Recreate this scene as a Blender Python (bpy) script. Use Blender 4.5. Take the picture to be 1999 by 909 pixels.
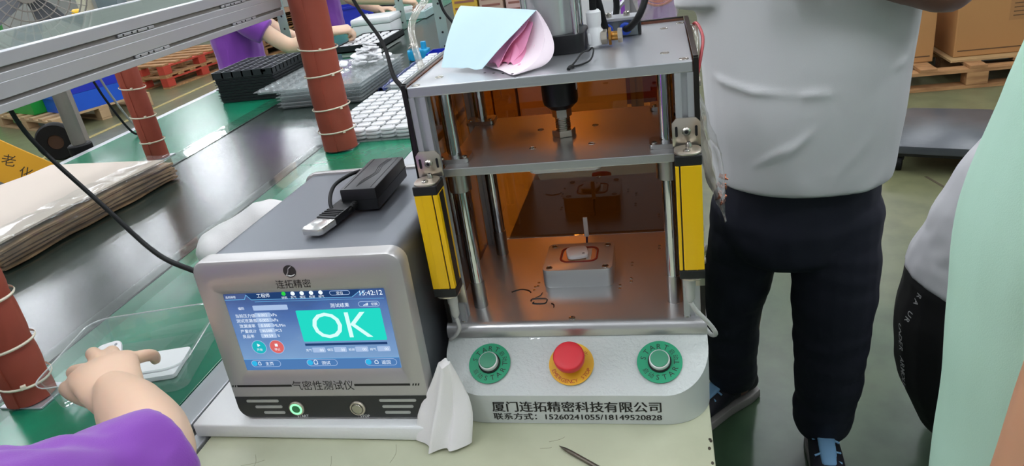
import bpy, bmesh, math, random
from mathutils import Vector, Matrix, noise
from mathutils.bvhtree import BVHTree
R = random.Random(7)
SC = bpy.context.scene
COL = SC.collection
for o in list(bpy.data.objects): bpy.data.objects.remove(o)

# ------------------------------------------------------------------ camera
CX, CY, CZ, YAW, PITCH, ROLL, FPX = 0.1393, -0.8383, 0.528, 0.2398, -0.4246, -0.149, 1399.72
fw = Vector((-math.sin(YAW) * math.cos(PITCH), math.cos(YAW) * math.cos(PITCH), math.sin(PITCH)))
rt = Vector((math.cos(YAW), math.sin(YAW), 0)); up = rt.cross(fw)
r2 = rt * math.cos(ROLL) + up * math.sin(ROLL); u2 = up * math.cos(ROLL) - rt * math.sin(ROLL)
cd = bpy.data.cameras.new('camera'); cam = bpy.data.objects.new('camera', cd); COL.objects.link(cam)
cam.matrix_world = Matrix(((r2.x, u2.x, -fw.x, CX), (r2.y, u2.y, -fw.y, CY), (r2.z, u2.z, -fw.z, CZ), (0, 0, 0, 1)))
cd.sensor_fit = 'HORIZONTAL'; cd.sensor_width = 36; cd.lens = FPX / 1999 * 36; cd.clip_start = .02; cd.clip_end = 100
SC.camera = cam

# ------------------------------------------------------------------ world and exposure
w = bpy.data.worlds.new('world'); SC.world = w; w.use_nodes = True
bg = w.node_tree.nodes['Background']; bg.inputs[0].default_value = (.90, .96, 1.0, 1); bg.inputs[1].default_value = .36
SC.view_settings.view_transform = 'Standard'; SC.view_settings.look = 'None'
SC.view_settings.exposure = 0.0; SC.view_settings.gamma = 1.0; SC.view_settings.use_curve_mapping = False
LAMP_STRENGTH = 54.0
SC.cycles.transparent_max_bounces = 32

FLOOR, TOP = -.863, -.113          # floor level, table and conveyor level (zero = top of the press base plate)

# ------------------------------------------------------------------ materials
def lin(h):
    h = h.lstrip('#'); c = [int(h[i:i + 2], 16) / 255 for i in (0, 2, 4)]
    return tuple(x / 12.92 if x <= .04045 else ((x + .055) / 1.055) ** 2.4 for x in c) + (1,)
MATS = {}
def mat(name, col, rough=.5, metal=0., spec=.5, bump=0, bscale=200, stretch=None, mix=None, mscale=6, mlo=.4, mhi=.6, coat=0, sub=0, sheen=0, emit=0):
    if name in MATS: return MATS[name]
    m = bpy.data.materials.new(name); m.use_nodes = True; nt = m.node_tree; b = nt.nodes['Principled BSDF']
    c = lin(col) if isinstance(col, str) else col
    b.inputs['Base Color'].default_value = c; b.inputs['Roughness'].default_value = rough; b.inputs['Metallic'].default_value = metal
    b.inputs['Specular IOR Level'].default_value = spec; b.inputs['Coat Weight'].default_value = coat
    if sub: b.inputs['Subsurface Weight'].default_value = sub; b.inputs['Subsurface Radius'].default_value = (.01, .004, .002); b.inputs['Subsurface Scale'].default_value = .5
    if sheen: b.inputs['Sheen Weight'].default_value = sheen
    if emit: b.inputs['Emission Color'].default_value = c; b.inputs['Emission Strength'].default_value = emit
    if bump or mix:
        tc = nt.nodes.new('ShaderNodeTexCoord'); mp = nt.nodes.new('ShaderNodeMapping'); nt.links.new(tc.outputs['Object'], mp.inputs[0])
        if stretch: mp.inputs['Scale'].default_value = stretch
    if bump:
        n = nt.nodes.new('ShaderNodeTexNoise'); n.inputs['Scale'].default_value = bscale; n.inputs['Detail'].default_value = 3
        bp = nt.nodes.new('ShaderNodeBump'); bp.inputs['Strength'].default_value = bump; bp.inputs['Distance'].default_value = .002
        nt.links.new(mp.outputs[0], n.inputs['Vector']); nt.links.new(n.outputs['Fac'], bp.inputs['Height']); nt.links.new(bp.outputs[0], b.inputs['Normal'])
    if mix:
        n = nt.nodes.new('ShaderNodeTexNoise'); n.inputs['Scale'].default_value = mscale; n.inputs['Detail'].default_value = 5
        rp = nt.nodes.new('ShaderNodeValToRGB'); rp.color_ramp.elements[0].position = mlo; rp.color_ramp.elements[1].position = mhi
        rp.color_ramp.elements[0].color = c; rp.color_ramp.elements[1].color = lin(mix)
        nt.links.new(mp.outputs[0], n.inputs['Vector']); nt.links.new(n.outputs['Fac'], rp.inputs[0]); nt.links.new(rp.outputs[0], b.inputs['Base Color'])
    MATS[name] = m; return m
def clear(name, tint, gloss=.0, ior=1.45, rough=.03, boost=1.0, haze=0, hazecol='#ffffff'):
    """thin transparent plastic: tinted see-through plus fresnel gloss"""
    m = bpy.data.materials.new(name); m.use_nodes = True; nt = m.node_tree; nt.nodes.clear()
    o = nt.nodes.new('ShaderNodeOutputMaterial'); t = nt.nodes.new('ShaderNodeBsdfTransparent'); t.inputs[0].default_value = tint
    g = nt.nodes.new('ShaderNodeBsdfGlossy'); g.inputs['Roughness'].default_value = rough; g.inputs[0].default_value = (1, 1, 1, 1)
    lw = nt.nodes.new('ShaderNodeLayerWeight'); lw.inputs[0].default_value = .5; fr = nt.nodes.new('ShaderNodeMath'); fr.operation = 'POWER'; fr.inputs[1].default_value = 4.0; nt.links.new(lw.outputs['Facing'], fr.inputs[0])
    mu = nt.nodes.new('ShaderNodeMath'); mu.operation = 'MULTIPLY_ADD'; mu.inputs[1].default_value = .6 * boost; mu.inputs[2].default_value = .035 + gloss; mu.use_clamp = True
    mx = nt.nodes.new('ShaderNodeMixShader'); nt.links.new(fr.outputs[0], mu.inputs[0]); nt.links.new(mu.outputs[0], mx.inputs[0])
    src = t
    if haze:
        d = nt.nodes.new('ShaderNodeBsdfDiffuse'); d.inputs[0].default_value = lin(hazecol); hm = nt.nodes.new('ShaderNodeMixShader'); hm.inputs[0].default_value = haze
        nt.links.new(t.outputs[0], hm.inputs[1]); nt.links.new(d.outputs[0], hm.inputs[2]); src = hm
    nt.links.new(src.outputs[0], mx.inputs[1]); nt.links.new(g.outputs[0], mx.inputs[2]); nt.links.new(mx.outputs[0], o.inputs[0])
    MATS[name] = m; return m
def emis(name, col, s=1.0):
    m = bpy.data.materials.new(name); m.use_nodes = True; nt = m.node_tree; nt.nodes.clear()
    o = nt.nodes.new('ShaderNodeOutputMaterial'); e = nt.nodes.new('ShaderNodeEmission'); e.inputs[0].default_value = lin(col); e.inputs[1].default_value = s
    nt.links.new(e.outputs[0], o.inputs[0]); MATS[name] = m; return m

ALU = mat('brushed_aluminium', '#c9cbce', .34, .85, bump=.06, bscale=60, stretch=(.6, 12, 12))
ALUP = mat('aluminium_plate', '#c8c8c8', .30, .8, bump=.05, bscale=40, stretch=(1, 14, 6))
ALUX = mat('anodised_aluminium', '#c2c4c8', .38, .6)
ALUD = mat('shelf_aluminium', '#bdbfc2', .36, .45, bump=.05, bscale=30, stretch=(12, .6, 12))
CHROME = mat('polished_steel_rod', '#d5d8dc', .08, 1.0)
STEEL = mat('steel_screw', '#b9b4ab', .25, 1.0)
NICKEL = mat('nickel_bracket', '#cfc6b8', .28, .9)
BRASS = mat('brass_fitting', '#b98a4a', .28, 1.0)
BLACKP = mat('black_plastic', '#141517', .42)
BLACKM = mat('black_metal', '#1b1b1e', .35, .3)
BLACKR = mat('black_rubber', '#0c0d0e', .6, spec=.3)
WHITEP = mat('white_plastic', '#eeeff0', .35, coat=.2)
YEL = mat('yellow_enamel', '#f6c400', .36, coat=.3)
CREAM = mat('cream_tabletop', '#bec1a6', .38, bump=.03, bscale=90, mix='#abae92', mscale=7, mlo=.45, mhi=.75)
PBOX = mat('textured_white_paint', '#d2d7d4', .26, coat=.4, bump=.9, bscale=190)
PSMOOTH = mat('smooth_white_paint', '#cdd2cf', .38)
DARKCASE = mat('dark_grey_case', '#6a6e75', .38, .55, bump=.03, bscale=500)
SILV = mat('silver_bezel', '#b6b4b2', .36, .5)
FOAM = mat('white_foam', '#eef0ef', .75, bump=.2, bscale=150)
CLOTHW = mat('white_cloth', '#eceae8', .85, bump=.2, bscale=500)
RUST = mat('rust_red_foam', '#9c4633', .62, bump=.05, bscale=80, mix='#8a3d2c', mscale=5)
TIE = mat('nylon_tie', '#e8ddc6', .4)
GREENM = mat('green_mat', '#0e7a58', .22, spec=.6, bump=.35, bscale=9, mix='#13694e', mscale=4)
BELT = mat('dark_conveyor_belt', '#2b3631', .2, spec=.6, bump=.06, bscale=70, stretch=(6, .5, 1), mix='#35403b', mscale=5)
KRAFT = mat('kraft_paper', '#b08f6c', .75, bump=.3, bscale=40, mix='#8d7052', mscale=9)
KRAFTL = mat('pale_kraft_top', '#d9cabb', .6, bump=.15, bscale=12)
WOOD = mat('pallet_wood', '#b58a5c', .7, bump=.2, bscale=30, stretch=(1, 6, 6), mix='#9a7048', mscale=6)
WOODD = mat('old_pallet_wood', '#8a6540', .75, bump=.2, bscale=30, mix='#6d4d30', mscale=6)
REDP = mat('red_painted_wood', '#b5402e', .6)
CARD = mat('brown_cardboard', '#b28350', .72, bump=.08, bscale=40)
BLUEC = mat('blue_crate_plastic', '#1a55c4', .4)
BLUED = mat('deep_blue_plastic', '#1c2fae', .4)
CYANP = mat('cyan_plastic', '#1f9fd0', .35)
GREENC = mat('green_crate_plastic', '#1d9a38', .4)
SKIN = mat('skin', '#e2bea2', .48, sub=.15, bump=.04, bscale=120)
SKINT = mat('tan_skin', '#c08c6c', .48, sub=.15, bump=.04, bscale=120)
SKIND = mat('brown_skin', '#7d5546', .5, bump=.04, bscale=120)
HAIR = mat('black_hair', '#15110f', .5)
PURPLE = mat('purple_shirt', '#7a35a0', .75, sheen=.3, bump=.15, bscale=700)
POLO = mat('white_polo', '#d7d7d9', .8, bump=.2, bscale=900)
NAVY = mat('navy_trousers', '#191b2b', .75, bump=.1, bscale=600)
BLACKT = mat('black_trousers', '#09090a', .8)
MINT = mat('mint_shirt', '#b7dcc8', .75, bump=.15, bscale=900)
GREYW = mat('grey_white_shirt', '#c9c9cb', .8, bump=.1, bscale=700)
SHOEB = mat('navy_shoe', '#141420', .6)
SHOES = mat('shoe_sole', '#8d8a86', .6)
LACE = mat('blue_lace', '#86b5dc', .6)
BLUEPAPER = mat('pale_blue_paper', '#c8e4ee', .7)
PINKPAPER = mat('pink_paper', '#ee9ec2', .7)
PINKPALE = mat('pale_pink_paper', '#f2e2ea', .7)
INK = mat('black_ink', '#161413', .5)
INKG = mat('dark_grey_ink', '#2c2a2a', .5)
DISCG = mat('green_label', '#12996c', .4)
DISCY = mat('yellow_label', '#eab428', .4)
REDB = mat('red_button', '#d4202e', .42)
REDINK = mat('red_ink', '#b8342a', .5)
GBTN = mat('green_button', '#3f8f6d', .35)
GASKET = mat('red_gasket', '#8b2416', .5)
SLOT = mat('dark_slot', '#75716c', .5)
GREYGR = mat('grey_green_steel', '#8fa39a', .5, .2)
CLEARP = clear('clear_plastic', (.93, .96, .96, 1), gloss=.03, boost=1.3, haze=.06)
BAGP = clear('clear_bag_plastic', (.93, .91, .91, 1), gloss=.07, boost=1.5, rough=.1, haze=.16)
TUBEP = clear('clear_hose', (.9, .9, .86, 1), gloss=.04, boost=1.4, haze=.22, hazecol='#d8d4c6')
AMBER = clear('smoked_amber_acrylic', (.53, .27, .085, 1), gloss=.04, boost=1.3, rough=.012)
AMBERS = clear('amber_side_acrylic', (.44, .22, .065, 1), gloss=.04, boost=1.2, rough=.012)
FILMP = clear('thin_film', (.95, .95, .94, 1), gloss=.0, boost=.7, rough=.12, haze=.06)
GLASST = clear('pale_green_glass', (.62, .74, .68, 1), gloss=.05, boost=1.2, haze=.35, hazecol='#c3d6cc')

# ------------------------------------------------------------------ mesh helpers
def V(*a): return Vector(a)
class MB:
    """collects geometry; build() links it as one mesh object"""
    def __init__(s): s.bm = bmesh.new(); s.mats = []; s.cur = 0
    def m(s, material):
        if material not in s.mats: s.mats.append(material)
        s.cur = s.mats.index(material); return s
    def _f(s, vs):
        try: f = s.bm.faces.new(vs); f.material_index = s.cur; return f
        except ValueError: return None
    def box(s, x0, x1, y0, y1, z0, z1, bev=0, seg=2):
        v = [s.bm.verts.new((x, y, z)) for z in (z0, z1) for y in (y0, y1) for x in (x0, x1)]
        fs = [s._f([v[i] for i in q]) for q in ((0, 2, 3, 1), (4, 5, 7, 6), (0, 1, 5, 4), (2, 6, 7, 3), (0, 4, 6, 2), (1, 3, 7, 5))]
        if bev:
            es = list({e for f in fs for e in f.edges})
            r = bmesh.ops.bevel(s.bm, geom=es, offset=bev, segments=seg, affect='EDGES', profile=.5)
            for f in r['faces']: f.material_index = s.cur
        return s
    def prism(s, poly, z0, z1, bev=0, M=None, seg=2):
        """extrude a 2D polygon (x, y) from z0 to z1, M maps to place"""
        M = M or Matrix()
        a = [s.bm.verts.new(M @ V(x, y, z0)) for x, y in poly]; b = [s.bm.verts.new(M @ V(x, y, z1)) for x, y in poly]
        n = len(poly); fs = [s._f(a[::-1]), s._f(b)]; caps = list(fs[1].edges) + list(fs[0].edges)
        for i in range(n): s._f([a[i], a[(i + 1) % n], b[(i + 1) % n], b[i]])
        if bev:
            r = bmesh.ops.bevel(s.bm, geom=caps, offset=bev, segments=seg, affect='EDGES', profile=.5)
            for f in r['faces']: f.material_index = s.cur
        return s
    def ring(s, pts): return [s.bm.verts.new(p) for p in pts]
    def skin(s, rings, close=True, cap=True):
        n = len(rings[0])
        for a, b in zip(rings, rings[1:]):
            for i in range(n if close else n - 1): s._f([a[i], a[(i + 1) % n], b[(i + 1) % n], b[i]])
        if cap and close: s._f(rings[0][::-1]); s._f(rings[-1])
        return s
    def cyl(s, p0, p1, r0, r1=None, seg=20, cap=True):
        p0, p1 = Vector(p0), Vector(p1); r1 = r0 if r1 is None else r1; d = (p1 - p0).normalized()
        a = d.orthogonal().normalized(); b = d.cross(a)
        f = lambda p, r: s.ring([p + a * r * math.cos(t) + b * r * math.sin(t) for t in (2 * math.pi * i / seg for i in range(seg))])
        return s.skin([f(p0, r0), f(p1, r1)], cap=cap)
    def lathe(s, p, d, prof, seg=24, cap=True):
        p, d = Vector(p), Vector(d).normalized(); a = d.orthogonal().normalized(); b = d.cross(a)
        rs = [s.ring([p + d * h + (a * math.cos(t) + b * math.sin(t)) * max(r, 1e-5) for t in (2 * math.pi * i / seg for i in range(seg))]) for r, h in prof]
        return s.skin(rs, cap=cap)
    def tube(s, pts, r, seg=10, smooth=6, flat=1.0, cap=True):
        P = spline(pts, smooth) if smooth else [Vector(p) for p in pts]
        rs = []; n = None
        for i, p in enumerate(P):
            t = (P[min(i + 1, len(P) - 1)] - P[max(i - 1, 0)]).normalized()
            n = t.orthogonal().normalized() if n is None else (n - t * n.dot(t)).normalized()
            b = t.cross(n); rr = r(i / (len(P) - 1)) if callable(r) else r
            rs.append(s.ring([p + n * rr * math.cos(q) + b * rr * flat * math.sin(q) for q in (2 * math.pi * k / seg for k in range(seg))]))
        return s.skin(rs, cap=cap)
    def torus(s, c, d, R_, r, seg=32, mseg=8):
        c, d = Vector(c), Vector(d).normalized(); a = d.orthogonal().normalized(); b = d.cross(a)
        rs = []
        for i in range(seg):
            t = 2 * math.pi * i / seg; e = a * math.cos(t) + b * math.sin(t)
            rs.append(s.ring([c + e * (R_ + r * math.cos(q)) + d * r * math.sin(q) for q in (2 * math.pi * k / mseg for k in range(mseg))]))
        for x, y in zip(rs, rs[1:] + rs[:1]):
            for i in range(mseg): s._f([x[i], x[(i + 1) % mseg], y[(i + 1) % mseg], y[i]])
        return s
    def grid(s, fn, nu, nv, thick=0):
        vs = [[s.bm.verts.new(fn(i / nu, j / nv)) for j in range(nv + 1)] for i in range(nu + 1)]
        fs = [s._f([vs[i][j], vs[i + 1][j], vs[i + 1][j + 1], vs[i][j + 1]]) for i in range(nu) for j in range(nv)]
        if thick:
            bmesh.ops.recalc_face_normals(s.bm, faces=fs); bmesh.ops.solidify(s.bm, geom=fs, thickness=thick)
        return s
    def mesh(s, verts, faces, M=None):
        M = M or Matrix(); v = [s.bm.verts.new(M @ Vector(p)) for p in verts]
        for f in faces: s._f([v[i] for i in f])
        return s
    def build(s, name, material=None, parent=None, smooth=None, M=None, keep=False):
        bmesh.ops.recalc_face_normals(s.bm, faces=s.bm.faces[:])
        me = bpy.data.meshes.new(name)
        if M: s.bm.transform(M)
        s.bm.to_mesh(me); s.bm.free()
        for mm in ([material] if material else s.mats): me.materials.append(mm)
        return put(name, me, parent, smooth, keep)
def shade(me, ang):
    me.shade_smooth()
    try: me.set_sharp_from_angle(angle=math.radians(ang))
    except Exception: pass
def put(name, me, parent=None, smooth=None, keep=False):
    if smooth: shade(me, smooth)
    o = bpy.data.objects.new(name, me); COL.objects.link(o)
    if not keep and len(me.vertices):
        xs = [v.co for v in me.vertices]
        c = V((min(p.x for p in xs) + max(p.x for p in xs)) / 2, (min(p.y for p in xs) + max(p.y for p in xs)) / 2, min(p.z for p in xs))
        me.transform(Matrix.Translation(-c)); o.matrix_basis = Matrix.Translation(c)
    if parent: o.parent = parent; o.matrix_parent_inverse = wm(parent).inverted()
    return o
def wm(o):
    if o.parent: return wm(o.parent) @ o.matrix_parent_inverse @ o.matrix_basis
    return o.matrix_basis.copy()
def thing(name, label, cat, loc, group=None):
    o = bpy.data.objects.new(name, None); COL.objects.link(o); o.matrix_basis = Matrix.Translation(Vector(loc)); o.empty_display_size = .05
    return tag(o, label, cat, group)
def tag(o, label, cat, group=None):
    o['label'] = label; o['category'] = cat
    if group: o['group'] = group
    return o
def struct(o): o['kind'] = 'structure'; return o
def lab(o, label): o['label'] = label; return o
def spline(pts, n=6):
    P = [Vector(p) for p in pts]
    if len(P) < 3: return P
    out = []
    for i in range(len(P) - 1):
        p0 = P[max(i - 1, 0)]; p1 = P[i]; p2 = P[i + 1]; p3 = P[min(i + 2, len(P) - 1)]
        for k in range(n):
            t = k / n
            out.append(.5 * ((2 * p1) + (p2 - p0) * t + (2 * p0 - 5 * p1 + 4 * p2 - p3) * t * t + (3 * p1 - p0 - 3 * p2 + p3) * t ** 3))
    return out + [P[-1]]
def rrect(w, h, r, n=6, cx=0, cy=0):
    out = []
    for sx, sy, a in ((1, 1, 0), (-1, 1, 90), (-1, -1, 180), (1, -1, 270)):
        for k in range(n + 1):
            t = math.radians(a + 90 * k / n); out.append((cx + sx * (w / 2 - r) + r * math.cos(t), cy + sy * (h / 2 - r) + r * math.sin(t)))
    return out
def circ(r, n=24, cx=0, cy=0): return [(cx + r * math.cos(2 * math.pi * i / n), cy + r * math.sin(2 * math.pi * i / n)) for i in range(n)]
def ngon(r, n=6, rot=0): return [(r * math.cos(2 * math.pi * i / n + rot), r * math.sin(2 * math.pi * i / n + rot)) for i in range(n)]
def frame(o, x, y):
    """matrix with local x, y axes and origin o"""
    x = Vector(x).normalized(); y = Vector(y); y = (y - x * y.dot(x)).normalized(); z = x.cross(y)
    return Matrix(((x.x, y.x, z.x, o[0]), (x.y, y.y, z.y, o[1]), (x.z, y.z, z.z, o[2]), (0, 0, 0, 1)))
# ---- lettering
TXT = {}
def text_mesh(s, bold=0):
    if (s, bold) in TXT: return TXT[(s, bold)]
    cu = bpy.data.curves.new('t', 'FONT'); cu.body = s; cu.size = 1; cu.resolution_u = 3; cu.offset = bold
    ob = bpy.data.objects.new('t', cu); COL.objects.link(ob)
    dg = bpy.context.evaluated_depsgraph_get(); me = bpy.data.meshes.new_from_object(ob.evaluated_get(dg))
    vs = [tuple(v.co) for v in me.vertices]; fs = [tuple(p.vertices) for p in me.polygons]
    bpy.data.objects.remove(ob); bpy.data.curves.remove(cu); bpy.data.meshes.remove(me)
    TXT[(s, bold)] = (vs, fs); return vs, fs
def put_text(mb, s, M, cx, cy, h=None, wd=None, z=0, rot=0, bold=0):
    """letters centred on (cx, cy) of the plane M; h height and/or wd width"""
    vs, fs = text_mesh(s, bold)
    if not vs: return
    x0 = min(v[0] for v in vs); x1 = max(v[0] for v in vs); y0 = min(v[1] for v in vs); y1 = max(v[1] for v in vs)
    sy = h / (y1 - y0) if h else wd / (x1 - x0); sx = wd / (x1 - x0) if wd else sy
    c, sn = math.cos(rot), math.sin(rot); out = []
    for v in vs:
        x = (v[0] - (x0 + x1) / 2) * sx; y = (v[1] - (y0 + y1) / 2) * sy
        out.append((cx + c * x - sn * y, cy + sn * x + c * y, z))
    mb.mesh(out, fs, M)
# ---- bodies: lofted limbs fused into one skin
def limb(mb, keys, side=(1, 0, 0), seg=18, n=5, c0=.9, c1=.9):
    """keys: (point, radius along side, radius across)"""
    pts = spline([k[0] for k in keys], n); rr = []
    for i in range(len(keys) - 1):
        for k in range(n):
            t = k / n; t = t * t * (3 - 2 * t) * .5 + t * .5
            rr.append((keys[i][1] * (1 - t) + keys[i + 1][1] * t, keys[i][2] * (1 - t) + keys[i + 1][2] * t))
    rr.append((keys[-1][1], keys[-1][2]))
    if len(keys) == 2: pts = [Vector(keys[0][0]).lerp(Vector(keys[1][0]), i / n) for i in range(n + 1)]
    rings = []; S = Vector(side)
    def tang(i): return (pts[min(i + 1, len(pts) - 1)] - pts[max(i - 1, 0)]).normalized()
    def mk(p, t, a, b):
        x = (S - t * S.dot(t)); x = x.normalized() if x.length > 1e-3 else t.orthogonal().normalized(); y = t.cross(x)
        return mb.ring([p + x * a * math.cos(q) + y * b * math.sin(q) for q in (2 * math.pi * k / seg for k in range(seg))])
    t0 = tang(0); m0 = min(rr[0])
    for q in (.92, .6, .25): rings.append(mk(pts[0] - t0 * m0 * q * c0, t0, rr[0][0] * math.sqrt(1 - q * q), rr[0][1] * math.sqrt(1 - q * q)))
    for i, p in enumerate(pts): rings.append(mk(p, tang(i), *rr[i]))
    t1 = tang(len(pts) - 1); m1 = min(rr[-1])
    for q in (.25, .6, .92): rings.append(mk(pts[-1] + t1 * m1 * q * c1, t1, rr[-1][0] * math.sqrt(1 - q * q), rr[-1][1] * math.sqrt(1 - q * q)))
    mb.skin(rings)
def fuse(mb, name, material, parent, voxel=.006, smooth=6, wrinkle=0, wscale=9, wdir=(1, 1, 1), ridges=(), fac=.5):
    bmesh.ops.recalc_face_normals(mb.bm, faces=mb.bm.faces[:])
    me = bpy.data.meshes.new('raw'); mb.bm.to_mesh(me); mb.bm.free()
    ob = bpy.data.objects.new('raw', me); COL.objects.link(ob)
    md = ob.modifiers.new('r', 'REMESH'); md.mode = 'VOXEL'; md.voxel_size = voxel
    sm = ob.modifiers.new('s', 'SMOOTH'); sm.iterations = smooth; sm.factor = fac
    dg = bpy.context.evaluated_depsgraph_get(); out = bpy.data.meshes.new_from_object(ob.evaluated_get(dg))
    bpy.data.objects.remove(ob); bpy.data.meshes.remove(me)
    if wrinkle or ridges:
        nn = [v.normal.copy() for v in out.vertices]
        for v, n_ in zip(out.vertices, nn):
            p = v.co; q = V(p.x * wdir[0], p.y * wdir[1], p.z * wdir[2]) * wscale
            d = wrinkle * (noise.noise(q) + .5 * noise.noise(q * 2.3))
            for (a, b, wd, amp) in ridges:      # crease between points a and b
                ab = b - a; t = max(0, min(1, (p - a).dot(ab) / ab.length_squared)); r = (p - a - ab * t).length
                d += amp * math.exp(-(r / wd) ** 2) * math.sin(math.pi * min(1, max(.0, .15 + .7 * t)))
            v.co = p + n_ * d
    out.materials.clear(); out.materials.append(material); out.name = name
    return put(name, out, parent, smooth=80)
def hand_limbs(mb, wrist, fdir, nrm, right=True, curls=(30, 35, 40, 45), spread=4, thumb=(35, 20), s=1.0):
    """palm and five fingers; nrm points out of the back of the hand"""
    f = Vector(fdir).normalized(); n = Vector(nrm); n = (n - f * n.dot(f)).normalized(); x = f.cross(n)      # x towards the little finger of a right hand
    if not right: x = -x
    w = Vector(wrist); kn = w + f * .092 * s
    limb(mb, [(w - f * .012, .028 * s, .021 * s), (w + f * .03 * s, .036 * s, .019 * s), (w + f * .065 * s, .041 * s, .0165 * s), (kn + n * .002, .041 * s, .0125 * s)], x)
    for k, (off, L, rad) in enumerate(((-.0315, .078, .0088), (-.0105, .087, .0092), (.0105, .081, .0088), (.0305, .064, .0078))):
        a = math.radians(spread * (k - 1.5)); d0 = (f * math.cos(a) + x * math.sin(a)).normalized(); p = kn + x * off * s - f * .012 * s
        pts = [p]; d = d0; c = math.radians(curls[k])
        for seg_, fr in ((.48, .55), (.30, 1.0), (.24, .75)):
            ax = d0.cross(n); ang = c * fr
            d = (Matrix.Rotation(-ang, 3, ax) @ d).normalized(); pts.append(pts[-1] + d * L * s * seg_ * (1.12 if seg_ == .48 else 1))
        rs = [rad * 1.08 * s, rad * 1.0 * s, rad * .95 * s, rad * .78 * s]
        limb(mb, [(q, r_, r_ * .95) for q, r_ in zip(pts, rs)], x, seg=12, n=4)
    tb = w + f * .022 * s - x * .026 * s - n * .006 * s; a = math.radians(thumb[0]); d = (f * math.cos(a) - x * math.sin(a) - n * .35).normalized()
    p1 = tb + d * .045 * s; d2 = (Matrix.Rotation(math.radians(thumb[1]) * (-1 if right else 1), 3, n) @ d - n * .25).normalized(); p2 = p1 + d2 * .032 * s; p3 = p2 + d2 * .022 * s - n * .004 * s
    limb(mb, [(tb, .017 * s, .013 * s), (p1, .0115 * s, .0108 * s), (p2, .0105 * s, .0095 * s), (p3, .0082 * s, .0072 * s)], x, seg=12, n=4)
def head(parent, c, look, skin, hairmat, s=1.0):
    """skull with nose, ears, brow, eyes, mouth and short hair; c = chin-to-crown centre"""
    y = Vector(look).normalized(); x = y.cross(V(0, 0, 1)).normalized(); z = x.cross(y); M = frame(c, x, y)
    mb = MB()
    limb(mb, [(M @ V(0, -.015, .055) * 1, .07 * s, .088 * s), (M @ V(0, .0, .0), .072 * s, .088 * s), (M @ V(0, .022, -.065), .05 * s, .06 * s), (M @ V(0, .035, -.095), .024 * s, .026 * s)], x)
    limb(mb, [(M @ V(0, .083, .0), .008, .010), (M @ V(0, .104, -.035), .015, .011)], x, seg=10)
    limb(mb, [(M @ V(-.02, .085, -.064), .007, .006), (M @ V(0, .092, -.062), .009, .008), (M @ V(.02, .085, -.064), .007, .006)], z, seg=8)
    for sgn in (-1, 1): limb(mb, [(M @ V(.074 * sgn, -.008, .02), .006, .014), (M @ V(.078 * sgn, -.006, -.02), .006, .012)], x, seg=10)
    limb(mb, [(M @ V(0, -.02, -.05), .052, .055), (M @ V(0, -.035, -.17), .055, .055)], x)
    h = fuse(mb, 'head', skin, parent, .005, 4)
    for sgn in (-1, 1):
        e = MB(); e.lathe(M @ V(.031 * sgn, .078, .006), y, [(.0, .012), (.007, .0095), (.011, .004), (.012, 0)], 12, cap=False).build('eye', WHITEP, h, 60)
        e = MB(); e.lathe(M @ V(.031 * sgn, .0885, .006), y, [(.0055, 0), (.0045, .0022), (0, .0025)], 12).build('pupil', HAIR, h, 60)
    mb = MB()
    limb(mb, [(M @ V(0, -.03, .085), .068 * s, .082 * s), (M @ V(0, -.045, .03), .077 * s, .066 * s), (M @ V(0, -.055, -.04), .066 * s, .045 * s)], x)
    limb(mb, [(M @ V(0, .03, .105), .058, .035), (M @ V(0, .065, .085), .05, .018)], x)
    fuse(mb, 'hair', hairmat, parent, .006, 3, wrinkle=.003, wscale=60)
# ================================================================== the setting
FL = bpy.data.materials.new('painted_green_floor'); FL.use_nodes = True
nt = FL.node_tree; b = nt.nodes['Principled BSDF']; b.inputs['Roughness'].default_value = .3
tc = nt.nodes.new('ShaderNodeTexCoord')
def nz(scale, det=5):
    n = nt.nodes.new('ShaderNodeTexNoise'); n.inputs['Scale'].default_value = scale; n.inputs['Detail'].default_value = det; nt.links.new(tc.outputs['Object'], n.inputs['Vector']); return n
sx = nt.nodes.new('ShaderNodeSeparateXYZ'); nt.links.new(tc.outputs['Object'], sx.inputs[0])
n1 = nz(1.1); n2 = nz(9, 6); n3 = nz(60, 2)
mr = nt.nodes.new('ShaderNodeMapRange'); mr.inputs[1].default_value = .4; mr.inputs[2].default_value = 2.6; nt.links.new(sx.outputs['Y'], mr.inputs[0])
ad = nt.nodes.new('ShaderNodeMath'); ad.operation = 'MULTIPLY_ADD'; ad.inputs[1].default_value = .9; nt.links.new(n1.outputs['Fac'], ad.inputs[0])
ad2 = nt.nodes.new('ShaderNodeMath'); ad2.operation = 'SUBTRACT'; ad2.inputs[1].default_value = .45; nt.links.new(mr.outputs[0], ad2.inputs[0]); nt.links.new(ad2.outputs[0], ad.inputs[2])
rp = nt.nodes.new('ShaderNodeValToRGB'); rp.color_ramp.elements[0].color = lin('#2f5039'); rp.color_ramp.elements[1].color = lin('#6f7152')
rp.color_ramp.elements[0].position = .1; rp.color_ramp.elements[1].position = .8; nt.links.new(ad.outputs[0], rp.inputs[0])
mx = nt.nodes.new('ShaderNodeMix'); mx.data_type = 'RGBA'; mx.blend_type = 'MULTIPLY'; mx.inputs['Factor'].default_value = .5
r3 = nt.nodes.new('ShaderNodeValToRGB'); r3.color_ramp.elements[0].position = .35; r3.color_ramp.elements[1].position = .6; r3.color_ramp.elements[0].color = (.5, .5, .5, 1)
nt.links.new(n2.outputs['Fac'], r3.inputs[0]); nt.links.new(rp.outputs[0], mx.inputs[6]); nt.links.new(r3.outputs[0], mx.inputs[7]); nt.links.new(mx.outputs[2], b.inputs['Base Color'])
bp = nt.nodes.new('ShaderNodeBump'); bp.inputs['Strength'].default_value = .08; nt.links.new(n3.outputs['Fac'], bp.inputs['Height']); nt.links.new(bp.outputs[0], b.inputs['Normal'])
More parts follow.
